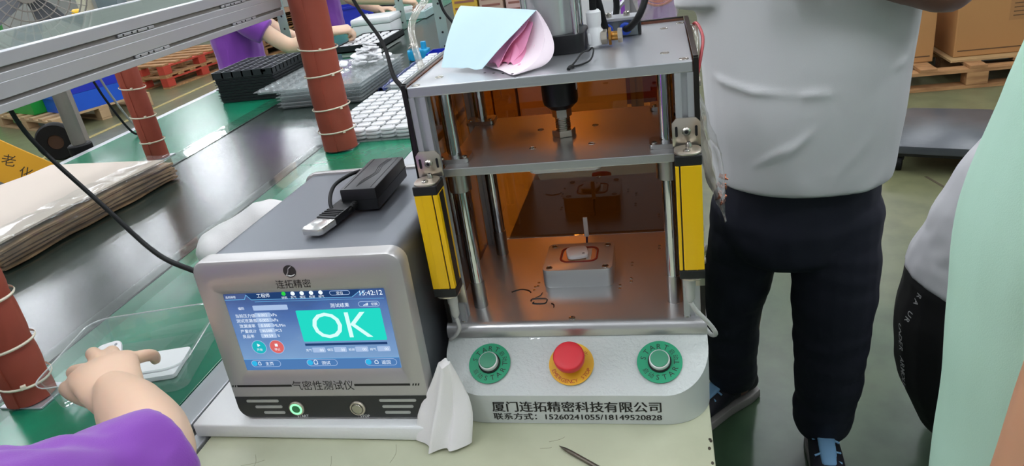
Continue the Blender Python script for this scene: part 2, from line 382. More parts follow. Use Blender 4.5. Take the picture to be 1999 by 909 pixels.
f = struct(MB().box(-13, 9, -5, 15, FLOOR - .1, FLOOR).build('floor', FL, keep=True))
JOINT = mat('floor_joint_line', '#4f4436', .6); YLINE = mat('worn_yellow_paint', '#a8985a', .5)
for pts in (((1.30, 2.55), (1.63, 1.2)), ):
    (ax, ay), (bx, by) = pts
    d = V(bx - ax, by - ay, 0).normalized(); n_ = V(-d.y, d.x, 0) * .006; q = V(ax, ay, FLOOR + .0015); e = V(bx, by, FLOOR + .0015)
    struct(MB().mesh([q - n_, e - n_, e + n_, q + n_, q - n_ - V(0, 0, .001), e - n_ - V(0, 0, .001), e + n_ - V(0, 0, .001), q + n_ - V(0, 0, .001)], [(0, 1, 2, 3), (0, 4, 5, 1), (1, 5, 6, 2), (2, 6, 7, 3), (3, 7, 4, 0)]).build('trim_1', JOINT))
struct(MB().box(-5.03, -4.97, 1.0, 8.5, FLOOR, FLOOR + .002).build('trim_2', YLINE))
WALL = mat('pale_wall', '#c9cbc6', .7)
struct(MB().box(-13, 9, 15, 15.2, FLOOR, 3.6).build('wall_back', WALL)); struct(MB().box(-13.2, -13, -5, 15.2, FLOOR, 3.6).build('wall_left', WALL)); struct(MB().box(9, 9.2, -5, 15.2, FLOOR, 3.6).build('wall_right', WALL))
# ceiling lamps
TUBE = emis('lit_tube', '#f4f8ff', LAMP_STRENGTH); LAMPW = mat('lamp_housing', '#e8e8e8', .5)
def lamp(x, y, txt):
    z = 2.55
    t = thing('ceiling_lamp', txt, 'lamp', (x, y, z), 'strip lamps hung above the lines')
    MB().box(x - .09, x + .09, y - .65, y + .65, z + .035, z + .07, .008).build('housing', LAMPW, t)
    for s in (-1, 1):
        MB().cyl((x + s * .045, y - .6, z + .015), (x + s * .045, y + .6, z + .015), .017, seg=10).build('tube', TUBE, t)
        MB().cyl((x, y + s * .5, z + .07), (x, y + s * .5, 3.6), .004, seg=6).build('hanger', STEEL, t)
for i, x in enumerate((-8.6, -6.7, -4.6, -2.6, -.9, .9, 2.6)):  # two leftmost columns are added to put glare on the belt
    for j, y in enumerate((-1.6, .6, 2.8, 5.2, 8.0) if x > -5 else (4.6, 6.6, 8.8, 11.0)):
        lamp(x + (.15 if j % 2 else -.1), y, 'white twin tube strip lamp hanging high above the factory floor')

# ================================================================== work table
t = thing('work_table', 'cream painted steel work table under the press and tester', 'table', (-.18, .6, FLOOR))
MB().box(-.532, .1785, -.62, 1.5, TOP - .028, TOP, .002).build('table_top', CREAM, t)
MB().box(-.51, .155, -.6, -.58, TOP - .10, TOP - .028).build('apron', PSMOOTH, t); MB().box(.135, .155, -.58, 1.46, TOP - .10, TOP - .028).build('apron', PSMOOTH, t)
for x in (-.49, .135):
    for y in (-.58, 1.44): MB().box(x - .02, x + .02, y - .02, y + .02, FLOOR, TOP - .028, .003).build('leg', PSMOOTH, t)
CHIP = mat('bare_chip', '#3a3326', .8)
for k in range(26):
    y = -.09 - R.random() * .4; x = .1772 - abs(R.gauss(0, .0035)); r = .0006 + R.random() * .0016
    MB().prism([(x + r * a, y + r * b_ * 1.6) for a, b_ in ngon(1, 6, R.random())], TOP, TOP + .0003).build('paint_chip', CHIP, t)
SCR = mat('scratch', '#8d8a6e', .6)
for (x0, y0, x1, y1) in ((-.325, -.15, -.32, -.185), (-.24, -.125, -.237, -.16), (-.03, -.115, -.01, -.105), (-.44, -.15, -.43, -.18), (-.42, -.16, -.45, -.172), (-.025, -.125, -.04, -.128)):
    MB().tube([(x0, y0, TOP), ((x0 + x1) / 2 + .004, (y0 + y1) / 2, TOP), (x1, y1, TOP)], .0003, 5, 4).build('scratch', SCR, t)

# ================================================================== conveyor line
c = thing('conveyor_line', 'long conveyor line with dark belt, green side mats and aluminium rail', 'conveyor', (-1.3, 3, FLOOR))
Y0, Y1 = -.36, 9.0
MB().box(-1.505, -.98, Y0, Y1, TOP - .03, TOP - .002, .002).build('belt', BELT, c)
MB().box(-.98, -.632, Y0, Y1, TOP - .02, TOP, .001).build('green_mat', GREENM, c); MB().box(-2.05, -1.505, Y0, Y1, TOP - .02, TOP, .001).build('green_mat', GREENM, c)
for x in (-.983, -1.503): MB().box(x - .003, x + .003, Y0, Y1, TOP - .001, TOP + .0004).build('mat_edge', BLACKP, c)
TAPE = clear('clear_tape', (.92, .95, .93, 1), gloss=.01, boost=1.2, rough=.06, haze=.01)
MB().grid(lambda u, v: V(-1.02 + .09 * u, Y0 + (1.5 - Y0) * v, TOP + .0007 + .0003 * noise.noise(V(u * 2, v * 30, 0))), 4, 160).build('tape', TAPE, c, 60)
MB().grid(lambda u, v: V(-1.585 + .09 * u, .2 + 2.0 * v, TOP + .0007 + .0003 * noise.noise(V(u * 2, v * 30, 4))), 4, 120).build('tape', TAPE, c, 60)
MB().box(-.630, -.582, Y0, Y1, TOP - .05, TOP, .002).build('rail', ALUX, c); MB().box(-.582, -.560, Y0, Y1, TOP - .05, TOP - .011).build('rail_slot', BLACKP, c)
MB().box(-.560, -.538, Y0, Y1, TOP - .05, TOP + .0, .002).build('rail', ALUX, c); MB().box(-2.10, -2.05, Y0, Y1, TOP - .05, TOP - .004, .002).build('rail', ALUX, c)
MB().box(-2.08, -.56, Y0 + .03, Y1, TOP - .17, TOP - .05).build('bed', ALUX, c)
for y in (-.2, 2.0, 4.2, 6.4, 8.6):
    for x in (-.62, -2.03): MB().box(x - .03, x + .03, y - .03, y + .03, FLOOR, TOP - .17, .004).build('leg', ALUX, c)

# wrapped posts
def post(x, y, z1, ties, label, tiltx=0, seed=0, r=.036):
    rr = random.Random(seed); t = thing('wrapped_post', label, 'post', (x, y, TOP), 'posts of the overhead shelf wrapped in red foam')
    MB().box(x - .038, x + .045, y - .03, y + .04, TOP, TOP + .004, .001).build('foot_plate', ALUX, t)
    MB().cyl((x, y, TOP + .004), (x, y, z1), .017, seg=12).build('steel_core', STEEL, t)
    def sp(u, v):
        a = -1.9 + (2 * math.pi + .5) * u; z = TOP + .006 + (z1 - TOP - .006) * v
        rad = r * (1 + .08 * u) + .0025 * noise.noise(V(math.cos(a) * 1.5, math.sin(a) * 1.5, z * 6 + seed))
        for tz in ties: rad -= .0022 * math.exp(-((z - tz) / .012) ** 2)
        return V(x + rad * math.cos(a) + .004 * math.sin(z * 5 + seed), y + rad * math.sin(a), z)
    MB().grid(sp, 40, 60, .004).build('foam_wrap', RUST, t, 60)
    for k, tz in enumerate(ties):
        tl = rr.uniform(-.006, .006); R0 = r * 1.075 + .0035
        tb = MB(); pts = [V(x + R0 * math.cos(a) + .004 * math.sin(tz * 5 + seed), y + R0 * math.sin(a), tz + tl * math.cos(a)) for a in (2 * math.pi * i / 28 for i in range(29))]
        rings = [tb.ring([p + V(0, 0, .0024), p + V(math.cos(a) * .0012, math.sin(a) * .0012, 0), p - V(0, 0, .0024), p - V(math.cos(a) * .001, math.sin(a) * .001, 0)]) for p, a in zip(pts, (2 * math.pi * i / 28 for i in range(29)))]
        tb.skin(rings, cap=False); ti = tb.build('cable_tie', TIE, t, 40)
        a = -1.57 + rr.uniform(.2, .9); p = V(x + (R0 + .002) * math.cos(a), y + (R0 + .002) * math.sin(a), tz)
        h = MB(); h.box(-.004, .004, -.003, .004, -.0035, .0035, .001); h.build('tie_head', TIE, ti, M=Matrix.Translation(p) @ Matrix.Rotation(a + 1.57, 4, 'Z'))
    return t
post(-.925, -.028, .62, (-.068, -.003, .082, .17, .26), 'rust red foam wrapped post nearest the clear plastic tray', seed=1, r=.035)
post(-.893, 1.256, 1.05, (-.045, .03, .135, .215, .5), 'rust red foam wrapped post in front of the clear blister trays', seed=5, r=.053)
post(-1.625, 1.31, .40, (-.045, .045, .145, .225, .31), 'rust red foam wrapped post on the far mat behind kraft paper', seed=9, r=.036)

# overhead shelf
s = thing('overhead_shelf', 'aluminium framed overhead shelf with frosted glass top above the conveyor', 'shelf', (-1.2, 1.5, .327))
SY0, SY1 = -.9, 1.215
def xbeam(x0, x1, sgn):
    m = MB().m(ALUD)
    for z0, z1 in ((.3265, .3405), (.348, .3745), (.374, .389), (.398, .421)): m.box(x0, x1, SY0, SY1, z0, z1, .0012)
    m.m(SLOT).box(x0 + .006, x1 - .006, SY0, SY1, .338, .40); return m
b_ = xbeam(-.985, -.955, 1).build('beam', None, s)
for y in (.58, .98):
    for z, dy in ((.3443, 0), (.3935, -.03)):
        q = MB(); q.box(-.9585, -.955, y + dy - .045, y + dy + .075, z - .0028, z + .0028, .0006)
        q.build('joint_strip', ALUX, b_)
        for k in (-.03, -.002, .016, .052): MB().cyl((-.9555, y + dy + k, z), (-.9538, y + dy + k, z), .0022, seg=8).build('set_screw', BLACKM, b_)
xbeam(-1.44, -1.41, -1).build('beam', None, s)
MB().box(-1.412, -.983, SY0, SY1, .412, .4195).build('glass_top', GLASST, s)
for y in (SY0, -.1, .6, SY1 - .03): MB().box(-1.41, -.985, y, y + .03, .35, .38, .002).build('crossbar', ALUX, s)
MB().box(-1.575, -1.44, 1.17, 1.2, .36, .39, .002).build('crossbar', ALUX, s)

# ================================================================== the press
p = thing('pneumatic_test_press', 'bench test press with steel guide rods, smoked acrylic sides and white control box', 'press machine', (0, .1, TOP))
BH, BF, BB = .18, -.079, .272
def slant(y): return -.0195 + (y + .005) * (.0455 / .072)
# control box: rounded plan, slanted top
rad = .058; out = []
for sx_, a0 in ((1, 0), (-1, -90)):
    rng = range(0, 15)
    for k in rng:
        a = math.radians(-90 * k / 14 + a0); out.append((sx_ * (BH - rad) + rad * math.cos(a), BF + rad + rad * math.sin(a)))
poly = [(BH, BB), (BH, -.005)] + [q for q in out] + [(-BH, -.005), (-BH, BB)]
mb = MB(); mb.m(PSMOOTH)
def topz(y): return -.0195 if y >= -.005 else slant(y)
lo = [mb.bm.verts.new((x, y, TOP + .0005)) for x, y in poly]; hi = [mb.bm.verts.new((x, y, topz(y))) for x, y in poly]
for i in range(len(poly)): mb._f([lo[i], lo[(i + 1) % len(poly)], hi[(i + 1) % len(poly)], hi[i]])
mb._f(lo); mb._f([hi[0], hi[1], hi[-2], hi[-1]]); mb.m(PBOX); fs = mb._f(hi[1:-1])
bmesh.ops.bevel(mb.bm, geom=[e for e in fs.edges], offset=.0022, segments=3, affect='EDGES', profile=.5)
box = mb.build('control_box', None, p, 40)
# base plate with rounded front lip
prof = [(BB, 0), (.004, 0)] + [(.004 - .012 * math.sin(math.radians(a)), -.012 + .012 * math.cos(math.radians(a))) for a in (15, 30, 45, 60, 75, 90)] + [(-.008, -.0192), (BB, -.0192)]
MX = Matrix(((0, 0, 1, 0), (1, 0, 0, 0), (0, 1, 0, 0), (0, 0, 0, 1)))
bpl = MB().prism(prof, -BH, BH, M=MX).build('base_plate', ALUP, p, 35)
def hexscrew(x, y, z, r, parent, name='screw', d=(0, 0, 1), h=.0022):
    o = MB().m(STEEL).lathe((x, y, z), d, [(r, 0), (r * .95, h * .6), (r * .6, h), (r * .45, h)], 14)
    o.m(BLACKM).lathe((Vector((x, y, z)) + Vector(d) * (h * 1.0)), d, [(r * .42, 0), (r * .38, .0002)], 6)
    return o.build(name, None, parent, 40)
for x in (-.156, -.0005, .155): hexscrew(x, .007, 0, .0048, bpl)
for (x, y) in ((.078, .105), (.078, .155), (-.062, .1), (-.06, .155), (.062, .085), (-.066, .088), (.12, .21)):
    for k in (0, .010): MB().cyl((x, y + k, -.0005), (x, y + k, .0008), .0022, seg=10).build('dowel', STEEL, bpl)
for pts in ([(-.1, .083, 0), (-.088, .09, 0), (-.076, .087, 0), (-.07, .08, 0)], [(-.053, .079, 0), (-.055, .071, 0), (-.061, .066, 0)],
            [(-.066, .055, 0), (-.065, .062, 0), (-.045, .062, 0), (-.042, .055, 0), (-.045, .047, 0), (-.062, .048, 0), (-.061, .053, 0)], [(-.035, .047, 0), (-.031, .043, 0), (-.030, .036, 0)]):
    MB().tube([V(*q) + V(0, 0, .0002) for q in pts], .0016, 6, 5, flat=.2).build('marker_stroke', INK, bpl)
# posts
def extrusion(x0, y0, z0, z1, w_=.0215):
    m = MB().m(ALUX); cx, cy = x0 + w_ / 2, y0 + w_ / 2; h = w_ / 2; g = .0035
    pl = []
    for k in range(4):
        a = math.radians(90 * k); cs, sn = round(math.cos(a)), round(math.sin(a))
        for (x, y) in ((-h, -h), (-g, -h), (-g, -h + .005), (g, -h + .005), (g, -h)): pl.append((cx + cs * x - sn * y, cy + sn * x + cs * y))
    return m.prism(pl, z0, z1)
for (x, y) in ((-.1727, .003), (.1512, .003), (-.1727, .252), (.1512, .252)): extrusion(x, y, 0, .3282).build('corner_post', None, p)
tp = MB().box(-.1727, .1727, .0027, .2767, .3282, .341, .0012).build('top_plate', ALU, p)
for (x, y) in ((.143, .223), (.142, .058), (.166, .254), (.163, .016), (-.142, .048), (-.163, .013), (-.142, .223)):
    MB().m(BLACKM).cyl((x, y, .3411), (x, y, .3412), .0052, seg=14).m(STEEL).torus((x, y, .3412), (0, 0, 1), .005, .0007, 14, 6).m(STEEL).cyl((x, y, .3411), (x, y, .3416), .0034, seg=10).build('screw', None, tp)
# guide rods
for (x, y) in ((-.1398, .048), (.1398, .048), (-.1398, .218), (.1398, .218)):
    rd = MB().cyl((x, y, 0), (x, y, .3282), .0095, seg=28).build('guide_rod', CHROME, p, 40)
    MB().m(STEEL).cyl((x, y, 0), (x, y, .042), .0104, seg=28, cap=True).build('rod_sleeve', mat('satin_steel', '#bdbcba', .3, 1.0), rd, 40)
# moving plate
mp_ = MB().prism([(-.1475, .0125), (.1475, .0125), (.1475, .236), (-.1475, .236)], .2171, .2285, .001).build('moving_plate', ALUP, p)
SAT = MATS['satin_steel']
for (x, y) in ((-.1398, .048), (.1398, .048), (-.1398, .218), (.1398, .218)):
    MB().prism(rrect(.044, .034, .005), .2286, .2346, .001, Matrix.Translation((x, y, 0))).build('bush_flange', SAT, mp_)
    MB().lathe((x, y, .185), (0, 0, 1), [(.0096, 0), (.0155, .0), (.0155, .032)], 24, cap=False).build('bush', SAT, mp_, 40)
    for k in (-1, 1): hexscrew(x + k * .016, y - .009, .2346, .0036, mp_)
for (x, y) in ((-.038, .155), (.041, .156), (-.0375, .073), (.042, .074)):
    MB().m(STEEL).torus((x, y, .2286), (0, 0, 1), .0042, .0007, 16, 6).m(BLACKM).cyl((x, y, .2285), (x, y, .2287), .0036, seg=12).build('bolt_hole', None, mp_)
sy = .122
MB().lathe((0, sy, .268), (0, 0, 1), [(.016, 0), (.0235, .007), (.0245, .012), (.0245, .044), (.022, .046), (.022, .0602)], 28).build('floating_joint', BLACKM, p, 35)
MB().box(.0215, .0245, sy - .006, sy + .006, .292, .304, .0005).build('sticker', WHITEP, p)
st = MB().lathe((0, sy, .236), (0, 0, 1), [(.0098, 0), (.0098, .02)] , 24).build('threaded_stud', STEEL, p, 40)
for k in range(6): MB().torus((0, sy, .2405 + k * .0024), (0, 0, 1), .0098, .0009, 22, 6).build('thread', STEEL, st)
MB().prism(ngon(.0165, 6, .3), .2286, .238, .0008, Matrix.Translation((0, sy, 0))).build('hex_nut', NICKEL, p); MB().prism(ngon(.0135, 6, .1), .2555, .2675, .0006, Matrix.Translation((0, sy, 0))).build('hex_nut', STEEL, p)
MB().prism(rrect(.1, .095, .008), .186, .2168, .0015, Matrix.Translation((0, .135, 0))).build('upper_fixture', WHITEP, p, 40)
# lower fixture with pocket and gasket
FXM = mat('satin_fixture_aluminium', '#c3c6c6', .32, .7, bump=.06, bscale=40, stretch=(8, .8, 1))
lf = MB().prism(rrect(.104, .09, .009), 0, .029, .0012, Matrix.Translation((0, .1385, 0))).build('lower_fixture', FXM, p, 40)
for (x, y) in ((-.042, .103), (.042, .103), (-.042, .174), (.042, .174)): MB().m(BLACKM).cyl((x, y, .0291), (x, y, .0294), .0042, seg=16).m(STEEL).torus((x, y, .0293), (0, 0, 1), .0046, .0006, 18, 6).build('bore', None, lf)
gk = MB(); o_ = rrect(.058, .05, .013, 8, 0, .143); i_ = rrect(.053, .045, .011, 8, 0, .143)
rg = [[gk.bm.verts.new((x, y, z)) for x, y in pl] for pl, z in ((o_, .0291), (o_, .0303), (i_, .0303), (i_, .0291))]
gk.skin(rg, cap=False).build('gasket', GASKET, lf, 40)
MB().prism(rrect(.05, .042, .01, 8, 0, .143), .0291, .0295).build('pocket_floor', BRASS if False else mat('pocket_tan', '#c9a88a', .3, .7), lf)
MB().box(.012, .019, .125, .160, .0296, .0302).build('pocket_insert', mat('white_metal', '#dfe0df', .3, .6), lf)
# probe wire standing behind the fixture
pr = MB(); pr.tube([(.006, .200, .0), (.006, .200, .016), (.007, .200, .032)], .0016, 8, 4).build('sensor_wire', mat('navy_wire', '#1c2a6c', .4), p, 40)
MB().box(.0035, .0105, .1985, .2015, .032, .066, .0008).build('sensor_sleeve', WHITEP, p)
# acrylic panels
MB().box(-.172, .172, .2775, .2815, -.002, .3445).build('rear_panel', AMBER, p)
EDGE = mat('black_panel_edge', '#17130f', .3)
for sg in (-1, 1):
    x0, x1 = (sg * .1735, sg * .1785) if sg > 0 else (-.1785, -.1735)
    sp_ = MB().box(x0, x1, .006, .2815, .0005, .3445).build('side_panel', AMBERS, p)
    MB().box(x0 - .0004, x1 + .0004, .001, .006, .0005, .3447).build('panel_edge', EDGE, sp_); MB().box(x0 - .0004, x1 + .0004, .006, .2815, .3445, .3462).build('panel_edge', EDGE, sp_)
    for z in (.30, .05): MB().lathe((sg * .1786, .07, z), (sg, 0, 0), [(.0055, 0), (.0055, .005), (.004, .006)], 12).build('panel_screw', NICKEL, sp_, 40)
rp_ = MB().box(-.172, .172, .2770, .2818, .3445, .3462).build('rear_panel_edge', EDGE, p)
for (x, z) in ((-.075, .285), (.09, .31)): MB().box(x - .013, x + .013, .268, .2772, z, z + .014, .001).build('panel_bracket', BRASS, p)
for x in (.14,): MB().box(x - .006, x + .006, .19, .2, .262, .272, .001).build('stop_block', ALUX, p)
# start and stop labels on the slanted face
dsl = V(0, -.072, -.0455).normalized(); nsl = V(0, -.0455, .072).normalized()
def on_slant(x, y, up_=0): return V(x, y, slant(y)) + nsl * up_
def arc_text(mb, M, s, r, a0, step, h, inward=False, z=0):
    for i, ch in enumerate(s):
        a = math.radians(a0 + step * i)
        rot = a - math.pi / 2 if not inward else a + math.pi / 2
        if ch != ' ': put_text(mb, ch, M, r * math.cos(a), r * math.sin(a), h=h, z=z, rot=rot)
for x, nm in ((-.1145, 'left'), (.1165, 'right')):
    o = on_slant(x, -.0405, .0024); M = frame(o, (1, 0, 0), -dsl)
    d_ = MB().prism(circ(.0295, 48), -.0002, .0006, M=M).build('start_label', DISCG, p)
    tx = MB(); arc_text(tx, M, 'START启动', .0218, 166, -25, .0070, z=.0008); arc_text(tx, M, '启动START', .0218, 214, 24, .0070, True, z=.0008)
    tx.build('lettering', INK, d_)
    bt = MB().lathe(M @ V(0, 0, .0006), nsl, [(.0135, 0), (.0135, .009), (.0130, .010), (.0122, .0105)], 32).build('start_button', mat('button_bezel', '#e9ecec', .3, .3), p, 40)
    lab(bt, 'round green push button with white ring')
    MB().lathe(M @ V(0, 0, .0112), nsl, [(.0118, 0), (.0112, .0012), (0, .0016)], 32, cap=False).build('button_cap', GBTN, bt, 50)
    MB().lathe(M @ V(0, 0, .0006), nsl, [(.0152, 0), (.0152, .003), (.0138, .0042)], 32, cap=False).build('collar', BLACKP, bt, 40)
o = on_slant(-.0005, -.042, .0024); M = frame(o, (1, 0, 0), -dsl)
d_ = MB().prism(circ(.0305, 48), -.0002, .0007, M=M).build('emergency_label', DISCY, p)
tx = MB(); arc_text(tx, M, 'EMERGENCY STOP', .0252, 203, 10.6, .0052, True, z=.0009); arc_text(tx, M, '紧急停止', .0245, 140, -34, .0066, z=.0009); tx.build('lettering', REDINK, d_)
eb = MB().lathe(M @ V(0, 0, .0007), nsl, [(.0125, 0), (.0125, .012), (.0165, .0145), (.0203, .0165), (.0208, .019), (.0208, .0262), (.0202, .0276), (.0188, .0284), (.012, .0287), (.0, .0288)], 40).build('emergency_stop_button', REDB, p, 40)
lab(eb, 'red mushroom emergency stop button')
# printed lines on the front
MF = frame((0, BF - .0003, 0), (1, 0, 0), (0, 0, 1))
tx = MB()
for k_, (dx_, dz_) in enumerate(((0, 0), (.0005, .0001), (-.0004, -.0001))): put_text(tx, '厦门连拓精密科技有限公司', MF, .003 + dx_, -.0842 + dz_, h=.0172, wd=.226, z=k_ * .00006); put_text(tx, '联系方式：15260241055/18149520828', MF, .003 + dx_ * .7, -.1008 + dz_, h=.0112, wd=.226, z=k_ * .00006)
tx.build('front_lettering', INK, p)
# light curtains
def curtain(x0, x1, z0, z1, sg, sb, xs):
    y0, y1 = -.036, -.003; m = MB().m(YEL); xi0, xi1 = (x0, x1)
    g = x1 - .007 if sg < 0 else x0 + .005
    m.box(x0, g - .0008, y0, y1, z0, z1, .001); m.box(g + .0008, x1, y0, y1, z0, z1, .001); m.m(BLACKP).box(x0 + .002, x1 - .002, y0 + .002, y1 - .002, z0, z1)
    bx = x1 if sg < 0 else x0
    m.m(BLACKP).box(bx - .0008, bx + .0008, y0 + .008, y1 - .009, z0 + .001, z1 - .001)
    lc = m.build('light_curtain', None, p); lab(lc, 'yellow light curtain bar')
    for a in (.3, .7): MB().box(x0 + (x1 - x0) * a - .0003, x0 + (x1 - x0) * a + .0003, y0 - .0003, y0, z0, z1).build('rib', YEL, lc)
    xc = (x0 + x1) / 2; yc = (y0 + y1) / 2
    MB().box(x0 - .0005, x1 + .0005, y0 - .0005, y1, z1, z1 + .0125, .0015).build('end_cap', BLACKP, lc); MB().box(x0 - .0005, x1 + .0005, y0 - .0005, y1, z0 - .0125, z0, .0015).build('end_cap', BLACKP, lc)
    for zz, dr in ((z1 + .0125, 1), (z0 - .0125, -1)):
        b2 = MB(); a, bb = (zz, zz + .0022) if dr > 0 else (zz - .0022, zz)
        b2.prism(rrect(.031, .034, .012, 6, xc, yc - .0005), a, bb, .0004)
        h = .034 if dr > 0 else -.03; zz0, zz1 = sorted((zz, zz + h))
        b2.prism([(xc - .0165, zz0), (xc + .0165, zz0), (xc + .0165, zz1 - .006), (xc + .0115, zz1), (xc - .0115, zz1), (xc - .0165, zz1 - .006)] if dr > 0 else [(xc + .002, zz0), (xc + .0165, zz0), (xc + .0165, zz1), (xc + .002, zz1)], -.0005, .0018, .0003,
                 M=Matrix(((1, 0, 0, 0), (0, 0, 1, 0), (0, 1, 0, 0), (0, 0, 0, 1))))
        br = b2.build('bracket', NICKEL, lc, 30)
        if dr > 0:
            hexscrew(xc, -.0007, zz + .018, .0055, lc, 'bracket_screw', (0, -1, 0), .004); hexscrew(xc - .001, yc - .006, zz + .0022, .0045, lc, 'bracket_screw'); hexscrew(xc + .002, yc + .008, zz + .0022, .0040, lc, 'bracket_screw', h=.006)
            for s2 in (-1, 1): MB().prism(rrect(.003, .013, .0014, 4, xc + s2 * .0115, zz + .018), -.0012, -.0006, M=Matrix(((1, 0, 0, 0), (0, 0, 1, 0), (0, 1, 0, 0), (0, 0, 0, 1)))).build('bracket_slot', BLACKM, lc)
    GC = MATS.get('grey_cable') or mat('grey_cable', '#c4c4c0', .5)
    MB().lathe((xc + sg * -.003, yc, z0 - .0125), (0, 0, -1), [(.0045, 0), (.0072, .002), (.0072, .018), (.0062, .02), (.0062, .036), (.003, .042)], 16).build('connector', GC, lc, 40)
    q = V(xc - sg * .003, yc, z0 - .055)
    if sg > 0: pts = [q, q + V(.006, .0, -.012), q + V(.022, .004, -.035), q + V(.031, .01, -.055), q + V(.026, .03, -.07), q + V(.018, .06, -.075)]
    else: pts = [q, q + V(.002, -.0, -.016), q + V(-.006, .002, -.03), q + V(-.019, .012, -.044), q + V(-.02, .04, -.06), q + V(-.018, .09, -.07)]
    MB().tube(pts, .003, 10, 6).build('cable', GC, lc, 60)
curtain(-.1765, -.1455, .0765, .212, -1, 0, 0); curtain(.1475, .1775, .092, .229, 1, 0, 0)
# cylinder on top
cb = MB().prism(rrect(.086, .08, .016, 3, -.002, .15), .3412, .3655, .0015).build('cylinder_base', BLACKM, p, 30)
MB().lathe((-.002, .15, .3656), (0, 0, 1), [(.0335, 0), (.0335, .26)], 36).build('cylinder_tube', mat('cylinder_grey', '#c3c6c6', .3, .6), p, 40)
for (x, y) in ((-.034, .118), (.030, .118), (-.034, .182), (.030, .182)): MB().cyl((x, y, .3656), (x, y, .62), .0045, seg=14).build('tie_rod', CHROME, p, 40)
ft = MB().m(WHITEP).lathe((.053, .140, .349), (0, 0, 1), [(.0105, -.004), (.0112, 0), (.0112, .014), (.0085, .018), (.0085, .02), (.0098, .024), (.0098, .038), (.007, .041)], 20)
ft.box(.043, .058, .130, .15, .346, .362, .003).build('elbow_fitting', None, p, 40)
MXr = Matrix(((0, 0, 1, 0), (1, 0, 0, 0), (0, 1, 0, 0), (0, 0, 0, 1)))
def axial(x0, x1, r, n, m, nm, y=.138, z=.354): MB().prism(ngon(r, n, .2), x0, x1, .0004, Matrix.Translation((0, y, z)) @ MXr).build(nm, m, p, 30 if n > 8 else None)
axial(.061, .069, .0098, 6, NICKEL, 'hex_fitting'); axial(.071, .0745, .0115, 6, BRASS, 'hex_fitting'); axial(.0745, .085, .006, 16, BRASS, 'throttle_stem'); axial(.083, .089, .0095, 6, NICKEL, 'hex_fitting')
vb = MB().box(.052, .108, .196, .22, .3412, .363, .001).build('valve_block', mat('grey_valve', '#7d8486', .4, .5), p)
MB().box(.045, .108, .192, .226, .3632, .3675, .0006).build('valve_cover', ALUX, vb); MB().box(.1085, .112, .196, .22, .3412, .362).build('valve_end', BLACKP, vb)
BLUEF = mat('blue_collet', '#2450c8', .35)
for x in (.066, .091):
    MB().lathe((x, .1958, .3525), (0, -1, 0), [(.0075, 0), (.0085, .003), (.0085, .007), (.006, .0085), (.0045, .0085)], 18).build('push_fitting', BLUEF, vb, 40)
    MB().lathe((x + .002, .206, .3676), (0, 0, 1), [(.0045, 0), (.0045, .005), (.003, .006)], 12).build('cover_bolt', STEEL, vb, 40)
for pts in ([(.066, .19, .3525), (.064, .175, .362), (.060, .165, .39), (.052, .17, .43), (.05, .18, .5)], [(.091, .19, .3525), (.098, .178, .356), (.112, .175, .372), (.122, .19, .40), (.118, .20, .45), (.10, .2, .5)],
            [(.053, .140, .386), (.053, .141, .42), (.045, .16, .47)], [(.07, .24, .34), (.078, .25, .38), (.07, .25, .43), (.06, .24, .5)], [(.048, .225, .37), (.046, .22, .41), (.05, .21, .48)]):
    MB().tube(pts, .0047, 12, 8).build('air_hose', BLACKR, p, 60)
RED = mat('red_wire', '#a02a30', .4)
MB().tube([(.179, .25, .33), (.187, .22, .345), (.193, .17, .335), (.188, .13, .318), (.180, .11, .29)], .0022, 8, 6).build('red_wire', RED, p, 60)
MB().tube([(.180, .25, .335), (.183, .2, .340), (.184, .16, .33), (.182, .12, .30)], .0045, 8, 6).build('wire_sheath', TUBEP, p, 60)

t = thing('dark_backing_box', 'flat black box added behind the press to darken its rear panel', 'backing box', (0, .55, TOP)); MB().box(-.17, .17, .30, .86, TOP + .001, -.055, .004).build('case', mat('dark_backing', '#1c1b1b', .6), t); MB().box(-.12, .12, .299, .30, -.09, -.07).build('front_strip', BLACKP, t)  # unseen box, added so the view down through the rear panel stays dark
# white parts (trackers)
def tracker_mesh():
    m = MB(); n = 28
    def se(k, s, z): 
        t = 2 * math.pi * k / n; c_, s_ = math.cos(t), math.sin(t); e = .5
        return V(.0205 * s * math.copysign(abs(c_) ** e, c_), .0185 * s * math.copysign(abs(s_) ** e, s_), z)
    rs = [m.ring([se(k, s, z) for k in range(n)]) for s, z in ((.86, 0), (.97, .0012), (1, .0035), (.97, .006), (.86, .0075))]
    m.m(WHITEP).skin(rs); m.m(mat('hole_grey', '#8d8f93', .5)).lathe((.0125, .0095, .0074), (0, 0, 1), [(.0026, 0), (.0024, .0003)], 10)
    bmesh.ops.recalc_face_normals(m.bm, faces=m.bm.faces[:]); me = bpy.data.meshes.new('tracker'); m.bm.to_mesh(me); m.bm.free()
    for q in m.mats: me.materials.append(q)
    shade(me, 40); return me
TRK = tracker_mesh()
def tracker(M, label, group=None):
    o = bpy.data.objects.new('white_tracker', TRK); COL.objects.link(o); o.matrix_basis = M; return tag(o, label, 'tracker', group)
tracker(Matrix.Translation((-.003, .1425, .0297)) @ Matrix.Rotation(math.radians(-78), 4, 'Z') @ Matrix.Scale(.9, 4), 'white rounded plastic tracker seated in the red gasket of the press fixture')
